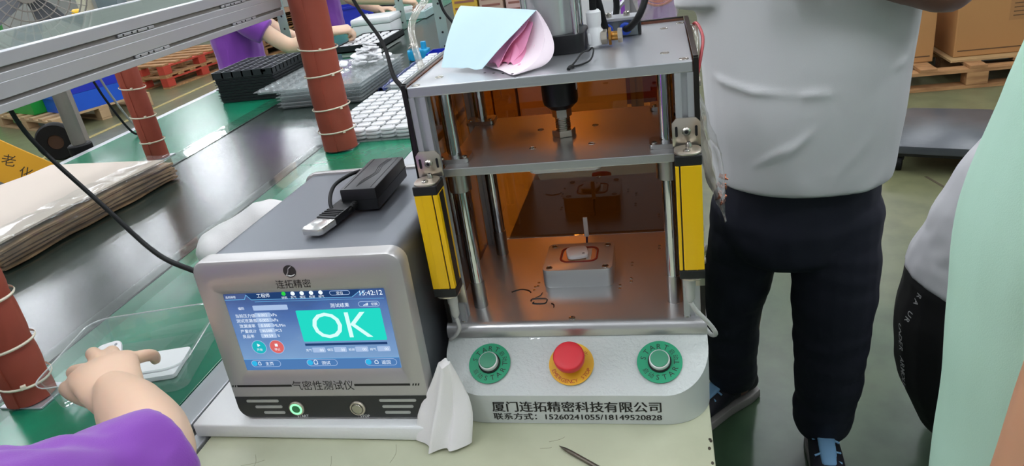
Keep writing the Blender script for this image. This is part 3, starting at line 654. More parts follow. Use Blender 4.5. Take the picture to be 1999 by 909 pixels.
# PART_3
# ================================================================== air-tightness tester
TM = Matrix.Translation((-.3339, -.0995, -.088)) @ Matrix.Rotation(.012, 4, 'Z') @ Matrix.Rotation(-.0306, 4, 'X')
T = thing('leak_tester', 'dark grey bench tester with silver bezel and lit touch screen reading OK', 'tester', (-.33, .06, TOP + .025))
TW, TH, TD = .2926, .251, .3589
XZ = Matrix(((1, 0, 0, 0), (0, 0, -1, 0), (0, 1, 0, 0), (0, 0, 0, 1)))       # polygon (x, z), extruded towards the viewer
def tb(mb, name, m=None, parent=T, smooth=None): return mb.build(name, m, parent, smooth, M=TM)
cs = tb(MB().prism(rrect(TW - .012, TH - .015, .020, 8, 0, (TH + .009) / 2), -(TD - .012), -.016, M=XZ), 'case', DARKCASE, smooth=40)
def bezel(y0, y1, name, hole=True):
    m = MB(); o = rrect(TW, TH, .02, 8, 0, TH / 2); n = len(o)
    sw, sh, sz = .2281 + .006, .1196 + .006, .0803 - .003
    def inner(w_, h_, cz): return rrect(w_, h_, .002, 8, 0, cz)
    def rg(pl, y): return m.ring([V(x, y, z) for x, z in pl])
    def ins(d): return rrect(TW - 2 * d, TH - 2 * d, max(.02 - d, .004), 8, 0, TH / 2)
    rs = [rg(ins(.0), y1), rg(ins(0), y0 + .005), rg(ins(.0016), y0 + .0018), rg(ins(.005), y0)]
    if hole:
        cz = .0803 + .1196 / 2
        rs += [rg(inner(.2281 + .016, .1196 + .018, cz - .001), y0), rg(inner(.2281 + .001, .1196 + .001, cz), y0 + .0055), rg(inner(.2281 + .001, .1196 + .001, cz), y0 + .008)]
        m.skin(rs, cap=False); m._f(rs[0])
    else: m.skin(rs)
    return tb(m, name, SILV, smooth=35)
bz = bezel(-.005, .020, 'front_bezel')
m = MB(); m.prism(rrect(TW, TH - .012, .02, 8, 0, (TH + .012) / 2), -TD, -(TD - .014), .003, XZ); tb(m, 'rear_bezel', SILV, smooth=35)
# screen
SCM = bpy.data.materials.new('lit_blue_screen'); SCM.use_nodes = True; nt = SCM.node_tree; nt.nodes.clear()
o_ = nt.nodes.new('ShaderNodeOutputMaterial'); e_ = nt.nodes.new('ShaderNodeEmission'); g_ = nt.nodes.new('ShaderNodeBsdfGlossy'); g_.inputs['Roughness'].default_value = .12; a_ = nt.nodes.new('ShaderNodeAddShader')
g_.inputs[0].default_value = (.05, .05, .05, 1)
tcs = nt.nodes.new('ShaderNodeTexCoord'); sxs = nt.nodes.new('ShaderNodeSeparateXYZ'); nt.links.new(tcs.outputs['Generated'], sxs.inputs[0])
nzs = nt.nodes.new('ShaderNodeTexNoise'); nzs.inputs['Scale'].default_value = 2.2; nt.links.new(tcs.outputs['Generated'], nzs.inputs[0])
ms = nt.nodes.new('ShaderNodeMath'); ms.operation = 'MULTIPLY_ADD'; ms.inputs[1].default_value = .35; nt.links.new(nzs.outputs['Fac'], ms.inputs[0]); ms2 = nt.nodes.new('ShaderNodeMath'); ms2.operation = 'MULTIPLY'; ms2.inputs[1].default_value = .75; nt.links.new(sxs.outputs['Z'], ms2.inputs[0]); nt.links.new(ms2.outputs[0], ms.inputs[2])
rps = nt.nodes.new('ShaderNodeValToRGB'); els = rps.color_ramp.elements; els[0].color = lin('#86add6'); els[0].position = .08; els[1].color = lin('#4a6ca8'); els[1].position = .75
k_ = els.new(.92); k_.color = lin('#2c4a80'); nt.links.new(ms.outputs[0], rps.inputs[0]); nt.links.new(rps.outputs[0], e_.inputs[0]); nt.links.new(e_.outputs[0], a_.inputs[0]); nt.links.new(g_.outputs[0], a_.inputs[1]); nt.links.new(a_.outputs[0], o_.inputs[0])
SW, SH, SZ = .2281, .1196, .0803
scr = tb(MB().box(-SW / 2, SW / 2, .0005, .003, SZ, SZ + SH), 'touch_screen', SCM)
SM = TM @ frame((-SW / 2, .0005, SZ), (1, 0, 0), (0, 0, 1))       # local x to the right, y up, z towards the viewer
E_W = emis('screen_white', '#e6f0fb', 1.15); E_D = emis('screen_navy', '#22406f', 1.0); E_P = emis('screen_pale', '#9fb6d8', 1.15); E_T = emis('screen_teal', '#22cdbb', 1.15); E_R = emis('screen_red', '#dc6a68', 1.0); E_G = emis('screen_green', '#2fd24a', 1.0); E_C = emis('screen_cyan', '#35b6e8', 1.0); E_M = emis('screen_mid', '#4a72ae', 1.15); E_OK = emis('screen_ok', '#cdf6ee', 1.15)
def sbox(mb, u0, u1, v0, v1, z, r=.0): 
    x0, x1, y0, y1 = u0 * SW, u1 * SW, v0 * SH, v1 * SH; w_, h_ = x1 - x0, y1 - y0
    mb.prism(rrect(w_, h_, max(min(r, h_ / 2 - 1e-5, w_ / 2 - 1e-5), .0002), 4, (x0 + x1) / 2, (y0 + y1) / 2), z, z + .00015, M=SM)
def stext(mb, s, u, v, h, wd=None, z=.0007, bold=0): put_text(mb, s, SM, u * SW, v * SH, h=h * SH, wd=wd * SW if wd else None, z=z, bold=bold)
def sline(mb, pts, wd, z):
    for (a, b) in zip(pts, pts[1:]):
        a = V(a[0] * SW, a[1] * SH, z); b = V(b[0] * SW, b[1] * SH, z); d = (b - a).normalized(); n_ = V(-d.y, d.x, 0) * wd
        mb.mesh([a - n_, b - n_, b + n_, a + n_], [(0, 1, 2, 3)], SM)
def sb(mb, name, m): return mb.build(name, m, scr)
m = MB(); m.mesh([V(u * SW, v * SH, .00005) for u, v in ((.145, .999), (.175, .925), (.8, .915), (.86, .999))], [(0, 1, 2, 3)], SM); sbox(m, .432, .948, .312, .342, .0001); sb(m, 'header_panel', E_D)
m = MB(); sbox(m, .0, 1, .0, .14, .00004); sb(m, 'navigation_bar', emis('screen_nav', '#4f7cb4', 1.0))
m = MB(); sline(m, [(.0, .93), (.13, .93), (.145, .985), (.172, .922), (.8, .912), (.858, .985)], .0004, .0003); sline(m, [(.845, .93), (.885, .985)], .0007, .0003); sline(m, [(.0, .145), (1, .14)], .0003, .0003)
sline(m, [(.19, .895), (.99, .885)], .00025, .0003); sb(m, 'header_line', emis('screen_sky', '#6fb7e6', 1.0))
m = MB(); sbox(m, .431, .953, .368, .768, .0002, .0015); sb(m, 'result_panel', E_T)
m = MB(); stext(m, 'OK', .694, .571, .325, .36, z=.0009); sb(m, 'result_lettering', E_OK)
for u0, u1, v0, v1 in [(.166, .388, .785, .848)] + [(.165, .265, v - .029, v + .029) for v in (.727, .661, .592, .525, .458)] + [(a_, b_, .222, .288) for a_, b_ in ((.471, .553), (.608, .687), (.743, .822), (.879, .959))]:
    m = MB(); sbox(m, u0, u1, v0, v1, .0002, .0012); sb(m, 'value_field', E_P)
m = MB()
for u in (.444, .501, .559, .617): m = MB(); m.prism(circ(.0030, 14, u * SW, .982 * SH), .0004, .0005, M=SM); sb(m, 'status_dot', E_W)
m = MB(); m.prism(circ(.0030, 14, .387 * SW, .984 * SH), .0004, .0005, M=SM); sb(m, 'status_dot', E_G)
m = MB()
for u, v, s_, h_ in ((.256, .972, '工程师', .05), (.733, .968, '定位', .038), (.92, .957, '15:42:12', .056), (.714, .819, '测试结果', .052), (.925, .82, '切换', .036), (.09, .819, '编码', .036), (.387, .937, '待机', .032), (.444, .937, '充气', .032), (.501, .936, '保压', .032), (.559, .936, '检测', .032), (.617, .935, '排气', .032),
                     (.045, .965, '连拓精密', .03), (.103, .724, '当前压力值', .047), (.101, .661, '测试泄漏值', .047), (.096, .592, '泄漏速率', .047), (.093, .524, '产量统计', .047), (.083, .457, '良品率', .047),
                     (.288, .726, 'kPa', .036), (.288, .66, 'kPa', .036), (.305, .59, 'ML/Min', .034), (.29, .525, 'PCS', .034), (.28, .457, '%', .032), (.129, .278, '开始', .034), (.246, .278, '停止', .034),
                     (.448, .257, '充气', .034), (.584, .256, '保压', .034), (.719, .254, '检测', .034), (.853, .252, '排气', .034), (.165, .086, '主页', .05), (.535, .086, '测试', .05), (.915, .08, '返回', .05)): m = MB(); stext(m, s_, u, v, h_); sb(m, 'screen_lettering', E_W)
for v, s_ in ((.727, '0.002'), (.661, '0.003'), (.592, '0.000'), (.525, '46588'), (.458, '99.59')): m = MB(); stext(m, s_, .215, v, .036); sb(m, 'screen_lettering', E_W)
for u in (.53, .665, .80, .937): m = MB(); stext(m, '00', u, .254, .034); sb(m, 'screen_lettering', E_W)
for (u, v, w_, h_) in ((.10, .085, .016, .03), (.47, .09, .022, .04), (.855, .08, .02, .03)): m = MB(); sline(m, [(u - w_ / 2, v - h_ / 2), (u - w_ / 2, v + h_ / 2), (u, v + h_), (u + w_ / 2, v + h_ / 2), (u + w_ / 2, v - h_ / 2), (u - w_ / 2, v - h_ / 2)], .0004, .0007); sb(m, 'screen_icon', E_W)
m = MB()
for k in range(4): sbox(m, .857 + k * .008, .862 + k * .008, .803, .812 + k * .008, .0006)
m.mesh([V(u * SW, v * SH, .0008) for u, v in ((.122, .315), (.122, .36), (.142, .3375))], [(0, 1, 2)], SM); sbox(m, .237, .255, .315, .352, .0007)
sb(m, 'screen_icon', E_W)
m = MB(); m.prism(circ(.0104, 28, .129 * SW, .309 * SH), .0002, .0003, M=SM); sb(m, 'round_button', emis('screen_teal_button', '#23b5c0', 1.0)); m = MB(); m.prism(circ(.0104, 28, .246 * SW, .31 * SH), .0002, .0003, M=SM); sb(m, 'round_button', E_R)
for u in (.129, .246):
    m = MB(); o_ = circ(.0109, 28, u * SW, .3095 * SH); i_ = circ(.0102, 28, u * SW, .3095 * SH); rg = [[m.bm.verts.new(SM @ V(x, y, .0004)) for x, y in q] for q in (o_, i_)]; m.skin(rg, cap=False); sb(m, 'button_ring', E_P)
m = MB()
for u0, u1, v0, v1 in ((.045, .238, .045, .13), (.412, .607, .045, .13), (.785, .98, .04, .125), (.672, .793, .945, .995), (.829, .955, .79, .852)):
    h2 = (v1 - v0) * SH / 2; cx0 = u0 * SW + h2; cx1 = u1 * SW - h2; cy = (v0 + v1) / 2 * SH
    pts = [(cx0 + h2 * math.cos(math.radians(a)), cy + h2 * math.sin(math.radians(a))) for a in range(90, 271, 15)] + [(cx1 + h2 * math.cos(math.radians(a)), cy + h2 * math.sin(math.radians(a))) for a in range(-90, 91, 15)]
    pts.append(pts[0]); sline(m, [(x / SW, y / SH) for x, y in pts], .00035, .0005)
sb(m, 'pill_outline', E_P)
for u, v in ((.065, .09), (.432, .09), (.805, .085)): m = MB(); m.prism(circ(.0042, 18, u * SW, v * SH), .0003, .0004, M=SM); sb(m, 'nav_glow', E_C)
# print on the bezel
BM = TM @ frame((0, -.0053, 0), (1, 0, 0), (0, 0, 1))
m = MB(); put_text(m, '连拓精密', BM, -.0048, .2145, h=.0122, wd=.049); m.build('bezel_lettering', INK, bz); m = MB(); put_text(m, '气密性测试仪', BM, -.003, .0575, h=.0155, wd=.091); m.build('bezel_lettering', INK, bz); m = MB()
for x0, x1 in ((-.1335, -.0495), (.0435, .1235)): m.mesh([V(x0, .0557, 0), V(x1, .0557, 0), V(x1, .0592, 0), V(x0, .0592, 0)], [(0, 1, 2, 3)], BM); m.build('printed_line', INK, bz); m = MB()
for x in (-.141, -.1372, .127, .1308, .1346): m.mesh([V(x - .0008, .0557, 0), V(x + .0012, .0557, 0), V(x + .0024, .0592, 0), V(x + .0004, .0592, 0)], [(0, 1, 2, 3)], BM); m.build('printed_tick', INK, bz); m = MB()
m = MB().m(INKG); m.prism(circ(.0088, 32, -.005, .2325), 0, .0002, M=BM); m.m(SILV)
m.tube([BM @ V(-.0015, .2395, .0004), BM @ V(-.0058, .2365, .0004), BM @ V(-.0072, .2325, .0004), BM @ V(-.0105, .2275, .0004)], lambda t: .0007 + .0009 * t, 6, 5, flat=.2) ; m.tube([BM @ V(-.0108, .2278, .0004), BM @ V(-.004, .2262, .0004), BM @ V(.0015, .2285, .0004)], .0011, 6, 5, flat=.2)
m.build('logo', None, bz)
# lower black panel
lp = [(-TW / 2 + .0035, .0395), (-TW / 2 + .0035, .022)] + [(-TW / 2 + .0215 - .018 * math.cos(math.radians(a)), .022 - .018 * math.sin(math.radians(a))) for a in (20, 40, 60, 80, 90)] + [(TW / 2 - .0215 + .018 * math.sin(math.radians(a)), .022 - .018 * math.cos(math.radians(a))) for a in (0, 20, 40, 60, 80, 90)] + [(TW / 2 - .0035, .0395)]
m = MB(); m.prism(lp[::-1], .005, .0056, M=XZ); lpn = tb(m, 'lower_panel', mat('gloss_black_panel', '#232527', .25))
for sg in (-1, 1):
    for k, (a, b, z) in enumerate(((.076, .126, .0325), (.073, .115, .0225), (.071, .104, .0128)) if sg < 0 else ((.0745, .1275, .0325), (.077, .122, .0225), (.079, .116, .0128))):
        x0, x1 = sorted((sg * a, sg * b)); m = MB(); m.prism(rrect(x1 - x0, .0042, .002, 4, (x0 + x1) / 2, z), .0052, .0064, M=XZ); tb(m, 'vent_slot', mat('silver_slot', '#b9babb', .35, .6), lpn)
GLOW = emis('lit_green_ring', '#8dffb0', 1.6)
for x, nm, on in ((-.0515, 'START', 1), (.0405, '. STOP', 0)):
    bt = tb(MB().lathe((x, -.0056, .020), (0, -1, 0), [(.0115, 0), (.0115, .0015), (.0105, .0028), (.009, .003)], 32), 'power_button', NICKEL, smooth=40)
    lab(bt, 'round steel button with lit green ring' if on else 'round steel stop button, unlit')
    m = MB(); ra, rb = (.0092, .0062) if on else (.0088, .0078); rg = [m.ring([V(x + r_ * math.cos(t), -.0089 + dy, .020 + r_ * math.sin(t)) for t in (2 * math.pi * k / 32 for k in range(32))]) for r_, dy in ((ra, .0005), (ra - .0004, -.0003), (rb + .0004, -.0003), (rb, .0005))]
    m.skin(rg, cap=False); tb(m, 'ring', GLOW if on else BLACKM, bt, 40)
    tb(MB().lathe((x, -.0084, .020), (0, -1, 0), [(rb, 0), (rb - .0006, .0008), (0, .001)], 28, cap=False), 'button_cap', mat('green_cap', '#2c7a4c', .3) if on else STEEL, bt, 40)
    m = MB(); put_text(m, nm, TM @ frame((0, -.0058, 0), (1, 0, 0), (0, 0, 1)), x + .006, .0065, h=.0042); m.build('lettering', WHITEP, lpn)
MB().tube([(-.478, .02, .07), (-.53, .03, .066), (-.605, .05, .079), (-.7017, .10, .0899), (-.8407, .18, .1474), (-1.0025, .25, .2607), (-1.0787, .3, .3411), (-1.13, .33, .40)], .0043, 10, 8).build('power_cable', BLACKR, T, 60)
lab(T.children[-1], 'thick black cable')
# foam sheet under the tester
def fo(u, v):
    x = -.553 + .371 * u; y = -.118 + .36 * v
    return V(x, y, 0)
m = MB(); m.prism(rrect(.371, .36, .004, 3, -.3675, .062), TOP + .0012, -.089, .003, seg=2)
for v in m.bm.verts: v.co += V(.004 * noise.noise(v.co * 7), .004 * noise.noise(v.co * 9 + V(3, 1, 2)), 0)
tag(m.build('foam_sheet', FOAM, None, 50), 'white foam pad lying flat under the leak tester', 'foam pad')
# power adapter and cord
a = thing('power_adapter', 'black laptop style power adapter lying on top of the tester', 'power adapter', (-.295, .12, .16))
AZ = .159
ad_ = MB().box(-.3235, -.268, .056, .189, AZ, AZ + .034, .003).build('adapter_body', BLACKP, a, 30)
MB().box(-.3238, -.2677, .0557, .1893, AZ + .0165, AZ + .0172).build('seam', BLACKR, ad_)
for k in (-.003, .0, .003): MB().tube([(-.3, .066, AZ + .0340), (-.297 + k, .09, AZ + .0340), (-.289 + k, .12, AZ + .0340), (-.2925 + k, .15, AZ + .0340), (-.288 + k, .18, AZ + .0340)], .0005, 5, 5).build('moulded_line', BLACKR, ad_)
for x in (-.316, -.276): MB().box(x - .0004, x + .0004, .06, .186, AZ + .034, AZ + .0344).build('moulded_line', BLACKR, ad_)
MB().tube([(-.302, .057, AZ + .013), (-.303, .047, AZ + .011), (-.31, .035, AZ + .008), (-.325, .032, AZ + .008), (-.338, .05, AZ + .02), (-.344, .085, AZ + .030), (-.336, .12, AZ + .032), (-.326, .145, AZ + .03)], .0028, 8, 8).build('cord', BLACKR, a, 60)
for k in range(5): MB().torus((-.3025 - .0003 * k, .054 - .0028 * k, AZ + .0128 - .0005 * k), (0, 1, .2), .0036, .0011, 14, 6).build('strain_relief', BLACKR, a, 60)
# box cutter
kn = thing('folding_cutter', 'black folding cutter with silver tip half under the power adapter', 'cutter', (-.335, .03, .16))
KM = frame((-.334, -.026, .1615), (.98, -.2, 0), (.02, 1, 0))
MB().prism([(-.017, .002), (-.013, -.004), (.012, -.004), (.016, .002), (.0165, .032), (-.0165, .034)], 0, .010, .002, KM).build('tip', mat('bright_silver', '#d9d9d6', .25, .8), kn, 30)
MB().prism([(-.0165, .034), (.0165, .032), (.014, .10), (.012, .165), (-.010, .165), (-.017, .10)], 0, .0115, .002, KM).build('handle', BLACKP, kn, 30)
for k in range(4): MB().prism([(-.014, .038 + .006 * k), (.014, .037 + .006 * k), (.014, .0395 + .006 * k), (-.014, .0405 + .006 * k)], .0115, .0126, M=KM).build('grip_rib', BLACKR, kn)
# white bag behind the tester, white cloth between tester and press
m = MB(); limb(m, [((-.79, .37, -.048), .048, .045), ((-.71, .43, -.035), .066, .058), ((-.62, .48, -.045), .058, .05), ((-.56, .57, -.06), .042, .036)], (0, 0, 1))
tag(fuse(m, 'white_bag', CLOTHW, None, .006, 4, wrinkle=.010, wscale=14), 'crumpled white plastic bag slumped beside the back of the tester', 'bag')
m = MB(); rs = []
for k in range(17):
    t = k / 16; z = -.002 + (-.1085 + .002) * t; cx = -.160 - .012 * t; cy = -.094 - .022 * t + .006 * math.sin(4 * t); ra = .008 + .020 * min(1, t * 1.5) ** .9 + .002 * t; rb = .009 + .014 * t
    rs.append(m.ring([V(cx + ra * (1 + .34 * math.sin(4 * q + 2 * t) * min(1, t * 2)) * math.cos(q), cy + rb * (1 + .35 * math.sin(4 * q + 3 * t + 1)) * math.sin(q), z + (.010 * math.sin(3 * q + 1) * t * (1 - t) if k < 16 else 0)) for q in (2 * math.pi * i / 48 for i in range(48))]))
m.skin(rs); tag(m.build('white_cloth', CLOTHW, None, 70), 'white cloth stuffed upright between the tester and the press', 'cloth')
# scriber on the table
sc_ = thing('scriber', 'thin steel scriber lying on the cream table in front of press', 'scriber', (.03, -.16, TOP))
d = V(.0449, -.0318, 0).normalized(); p0 = V(-.015, -.1253, TOP + .003)
MB().lathe(p0, d, [(.0003, 0), (.0022, .010), (.0028, .02), (.0028, .10)], 12).build('shaft', mat('dark_steel', '#6b655c', .3, .9), sc_, 40); MB().lathe(p0 + d * .1 + V(0, 0, .0015), d, [(.0032, 0), (.0045, .004), (.0045, .05), (.003, .055)], 14).build('grip', BLACKP, sc_, 40)
# wire twist loop on the press top
m = MB(); m.tube([(.030, .022, .3428), (.036, .03, .347), (.042, .068, .350), (.047, .098, .3455), (.052, .092, .350), (.056, .066, .351), (.053, .046, .3445), (.043, .034, .3425), (.034, .026, .343)], .0011, 8, 6)
m.tube([(.034, .026, .343), (.031, .020, .344), (.029, .014, .3425)], .0022, 8, 4); tag(m.build('cable_tie_loop', BLACKR, None, 60), 'black wire twist loop lying open on the press top plate', 'wire tie')
# folded paper forms on the press top
pf = thing('paper_forms', 'folded pale blue and pink multi part paper forms on the press top', 'paper', (-.08, .1, .3412))
def flap(P1, P2, C1, C2, E1, E2, wob=.0, seed=0, nu=24, nv=24):
    P1, P2, C1, C2, E1, E2 = map(lambda q: V(*q), (P1, P2, C1, C2, E1, E2))
    def fn(u, v):
        a = P1 * (1 - v) ** 2 + C1 * 2 * v * (1 - v) + E1 * v * v; b = P2 * (1 - v) ** 2 + C2 * 2 * v * (1 - v) + E2 * v * v
        q = a.lerp(b, u); q.z = max(q.z + wob * v * noise.noise(V(u * 4 + seed, v * 2, seed)), .3421); return q
    return MB().grid(fn, nu, nv, .0004)
flap((-.137, .19, .409), (-.0145, .097, .4035), (-.145, .16, .400), (-.030, .07, .392), (-.1496, .0885, .3455), (-.084, .046, .3465), .004, 1).build('blue_sheet', BLUEPAPER, pf, 70)
flap((-.137, .19, .4085), (-.0145, .097, .403), (-.12, .20, .352), (.014, .062, .350), (-.10, .10, .343), (-.036, .006, .3435), .003, 2).build('pale_sheet', PINKPALE, pf, 70)
flap((-.0145, .097, .403), (-.011, .094, .400), (.014, .062, .350), (.026, .058, .352), (-.036, .006, .3435), (-.008, .036, .3435), .0, 3, 6, 24).build('pale_sheet', PINKPALE, pf, 70)
for k, (e1, e2, c2) in enumerate((((-.09, .085, .348), (-.062, .052, .350), (-.030, .10, .384)), ((-.08, .08, .347), (-.045, .055, .349), (-.018, .095, .376)), ((-.07, .07, .346), (-.036, .045, .347), (-.006, .105, .370)))):
    flap((-.11, .165, .400 - k * .004), (-.024 + k * .003, .098, .396 - k * .006), (-.1, .13, .387 - k * .006), V(*c2) - V(0, .022, 0), e1, e2, .014, 5 + k).build('pink_sheet', PINKPAPER, pf, 70)
for k in range(9):
    u = k / 8; x = -.140 + .052 * u; y = .092 - .036 * u; MB().prism(circ(.0013, 8, x, y), .3475, .3482).build('tear_mark', INKG, pf) if k % 2 else None
for k in range(4): x = -.078 + .013 * k; y = .034 - .007 * k; MB().prism(circ(.0017, 10, x, y), .3438, .3442).build('punch_hole', INKG, pf)
# clear bag hanging on the press side
bg_ = thing('clear_parts_bag', 'clear plastic bag with copper coloured screws hanging on the press side', 'bag', (.195, .085, .1))
def bagf(sg):
    def fn(u, v):
        wdt = (.004 + .046 * math.sin(math.pi * min(1, v * .62 + .06)) ** .9) * (1 if v < .72 else 1 - (v - .72) / .28 * .85)
        x = .1795 + .026 * v - .002; y = .075 + (u - .5) * 2 * wdt; z = .292 - .186 * v
        b = math.sin(math.pi * u) * math.sin(math.pi * min(v * 1.02, 1)) * .0125
        return V(max(x + sg * b + .004 * noise.noise(V(u * 5, v * 9, sg)) + .008 * v, .1795), y, z + .003 * noise.noise(V(u * 3, v * 5, 3)))
    return fn
m = MB(); m.grid(bagf(1), 14, 26); m.grid(bagf(-1), 14, 26); m.build('bag_film', BAGP, bg_, 60)
COP = mat('copper_screws', '#a86a52', .35, .9)
for k in range(16):
    q = V(.2085 + R.uniform(-.004, .004), .075 + R.uniform(-.014, .014), .150 + R.uniform(-.012, .018)); d = V(R.uniform(-1, 1), R.uniform(-1, 1), R.uniform(-1, 1)).normalized()
    MB().lathe(q, d, [(.0024, 0), (.0024, .002), (.0014, .0022), (.0013, .005)], 8).build('screw', COP, bg_)
# clear hose and thin cable behind the press
m = MB(); m.tube([(-.186, .17, -.10), (-.186, .165, .1), (-.19, .155, .28), (-.1976, .15, .3297), (-.2201, .2, .381), (-.2216, .25, .403), (-.2225, .3, .4112), (-.20, .42, .46), (-.15, .5, .56), (-.14, .5, .7)], .0052, 12, 8)
tag(m.build('clear_air_hose', TUBEP, None, 60), 'clear air hose rising behind the left side of the press', 'hose')
m = MB(); m.tube([(-.1845, .02, .05), (-.1845, .02, .25), (-.186, .03, .3267), (-.235, .13, .333), (-.3282, .35, .3485), (-.426, .5, .4066), (-.52, .66, .5), (-.6, .8, .7)], .0033, 8, 8)
tag(m.build('thin_black_cable', mat('matt_black_cable', '#060606', .8, spec=.1), None, 60), 'thin black cable running from above down to the press edge', 'cable')
# PART_4
# ================================================================== things on the conveyor
def dup(o, M, **kw):
    c = o.copy(); COL.objects.link(c); c.matrix_basis = M
    for k, v in kw.items(): c[k] = v
    return c
# clear tray with white insert and tracker at the front
TU, TV = V(.97, .243, 0), V(-.243, .97, 0); TC = V(-.772, .058, TOP)
def tray_open(name, label, C, U, Vv, w_, d_, h, flare, m, parent=None, lip=.006):
    t = thing(name, label, 'tray', C); mb = MB(); rs = []
    for k, (s_, z) in enumerate(((0, .0012), (0, .0012), (.35, h * .35), (1, h), (1 + lip / flare, h), (1 + lip / flare, h - .002))):
        pl = rrect(w_ + 2 * flare * s_, d_ + 2 * flare * s_, .02 + .01 * s_, 5)
        if k == 0: pl = [(x * .05, y * .05) for x, y in pl]
        rs.append(mb.ring([C + U * x + Vv * y + V(0, 0, z + .0015 * noise.noise(V(x * 30, y * 30, z * 20)))for x, y in pl]))
    mb.skin(rs, cap=False); mb._f(rs[0]); mb.build('tray_shell', m, t, 60)
    pl = rrect(w_ + 2 * flare + 2 * lip, d_ + 2 * flare + 2 * lip, .034, 5); pl.append(pl[0])
    MB().tube([C + U * x + Vv * y + V(0, 0, h) for x, y in pl], .0011, 6, 0).build('rim', clear('tray_rim_highlight', (.9, .92, .92, 1), gloss=.08, boost=1.4, haze=.45), t, 60); return t  # whitish haze in the rim colour stands in for edge highlights
bt = tray_open('clear_tray', 'shallow clear plastic tray on the green mat with a hand in it', TC, TU, TV, .215, .185, .052, .010, CLEARP)
IM = frame(TC + TU * .012 + TV * -.012 + V(0, 0, .002), TU, TV)
tag(MB().prism(rrect(.13, .085, .006), 0, .008, .001, IM).build('white_insert', FOAM, None, 40), 'flat white foam insert lying inside the clear tray', 'insert')
tracker(frame((-.735, -.028, -.026), (.85, .35, .1), (-.4, .75, .45)), 'white tracker held in the fingers over the clear tray')
# kraft paper bundle
kp = thing('kraft_bundle', 'bundle of kraft paper sheets wrapped in film on the dark belt', 'paper bundle', (-1.64, .8, TOP))
KC = V(-1.655, .785, 0); KU = V(.985, -.10, 0).normalized(); KV = V(.10, .985, 0).normalized()
for k in range(7):
    z0 = TOP + .0035 + k * .0098; w_, d_ = .47 + R.uniform(-.02, .03), .62 + R.uniform(-.02, .02); ox, oy = R.uniform(-.012, .012), R.uniform(-.01, .01)
    def ks(u, v, k=k, z0=z0, w_=w_, d_=d_, ox=ox, oy=oy):
        x = (u - .5) * w_ + ox; y = (v - .5) * d_ + oy
        e = max(0, abs(u - .5) * 2 - .75) * 4
        x += .012 * noise.noise(V(v * 5, k * 3.1, 0)) * max(0, e)
        return KC + KU * x + KV * y + V(0, 0, z0 + .0035 * noise.noise(V(u * 3, v * 4, k)) * min(1, k * .5) + .004 * (math.sin(v * 3.1) if k else 0))
    lab(MB().grid(ks, 16, 22, .0055).build('paper_sheet', KRAFTL if k == 6 else KRAFT, kp, 50), 'pale top sheet' if k == 6 else 'brown kraft sheet')
def kw(u, v):
    a = -.75 + 3.6 * u; y = (v - .5) * .64
    pts = ((.15, .0755), (.225, .076), (.248, .066), (.256, .04), (.25, .012), (.235, .001)); q = u * (len(pts) - 1); i = min(int(q), len(pts) - 2); f_ = q - i
    x = pts[i][0] * (1 - f_) + pts[i + 1][0] * f_; z = pts[i][1] * (1 - f_) + pts[i + 1][1] * f_
    return KC + KU * (x + .006 * noise.noise(V(u * 5, v * 12, 1))) + KV * y + V(0, 0, TOP + z + .003 + .005 * noise.noise(V(u * 6, v * 14, 5)) * (u < .9))
MB().grid(kw, 18, 60).build('film_wrap', FILMP, kp, 60)
# black tray stack
BT = mat('black_tray_plastic', '#1d1f23', .38)
def grid_tray(x0, x1, y0, y1, z, h, nx, ny, wall=.004):
    m = MB(); m.box(x0 + .006, x1 - .006, y0 + .006, y1 - .006, z, z + .004)
    for i in range(nx + 1): x = x0 + (x1 - x0) * i / nx; m.box(max(x - wall, x0), min(x + wall, x1), y0, y1, z, z + h)
    for j in range(ny + 1): y = y0 + (y1 - y0) * j / ny; m.box(x0, x1, max(y - wall, y0), min(y + wall, y1), z, z + h)
    return m
for k in range(10):
    z = TOP + .0012 + k * .0125; dx = R.uniform(-.004, .004)
    t = thing('black_tray', 'black slotted plastic tray, ' + ['lowest', 'second lowest', 'third from the mat', 'fourth from the mat', 'fifth from the mat', 'fifth from the top', 'fourth from the top', 'third from the top', 'second from the top', 'topmost'][k] + ' of the tall stack on the far mat', 'tray', (-1.68, 2.22, z), 'black trays stacked on the far green mat')
    if k == 9:
        grid_tray(-1.845 + dx, -1.545 + dx, 2.09, 2.42, z, .026, 6, 9).build('cell_grid', BT, t)
        m = MB()  # grey strips paint the specular highlight along the cell edges
        for i in range(7): m.box(-1.845 + dx + .05 * i - .0012, -1.845 + dx + .05 * i + .0012, 2.09, 2.42, z + .0261, z + .0268)
        for j in range(10): m.box(-1.845 + dx, -1.545 + dx, 2.09 + .0367 * j - .0012, 2.09 + .0367 * j + .0012, z + .0261, z + .0267)
        m.build('rim_highlights', mat('grey_rim_highlight', '#8f9296', .4), t)
        for y in (2.15, 2.2): MB().box(-1.6, -1.58, 2.085, 2.0905, z + .012, z + .02).build('notch', BLACKR, t)
    else:
        m = MB(); m.box(-1.84 + dx, -1.55 + dx, 2.095, 2.415, z, z + .0095, .002); m.build('tray_body', BT, t); MB().box(-1.846 + dx, -1.544 + dx, 2.089, 2.421, z + .0096, z + .0122).build('rim', BT, t)
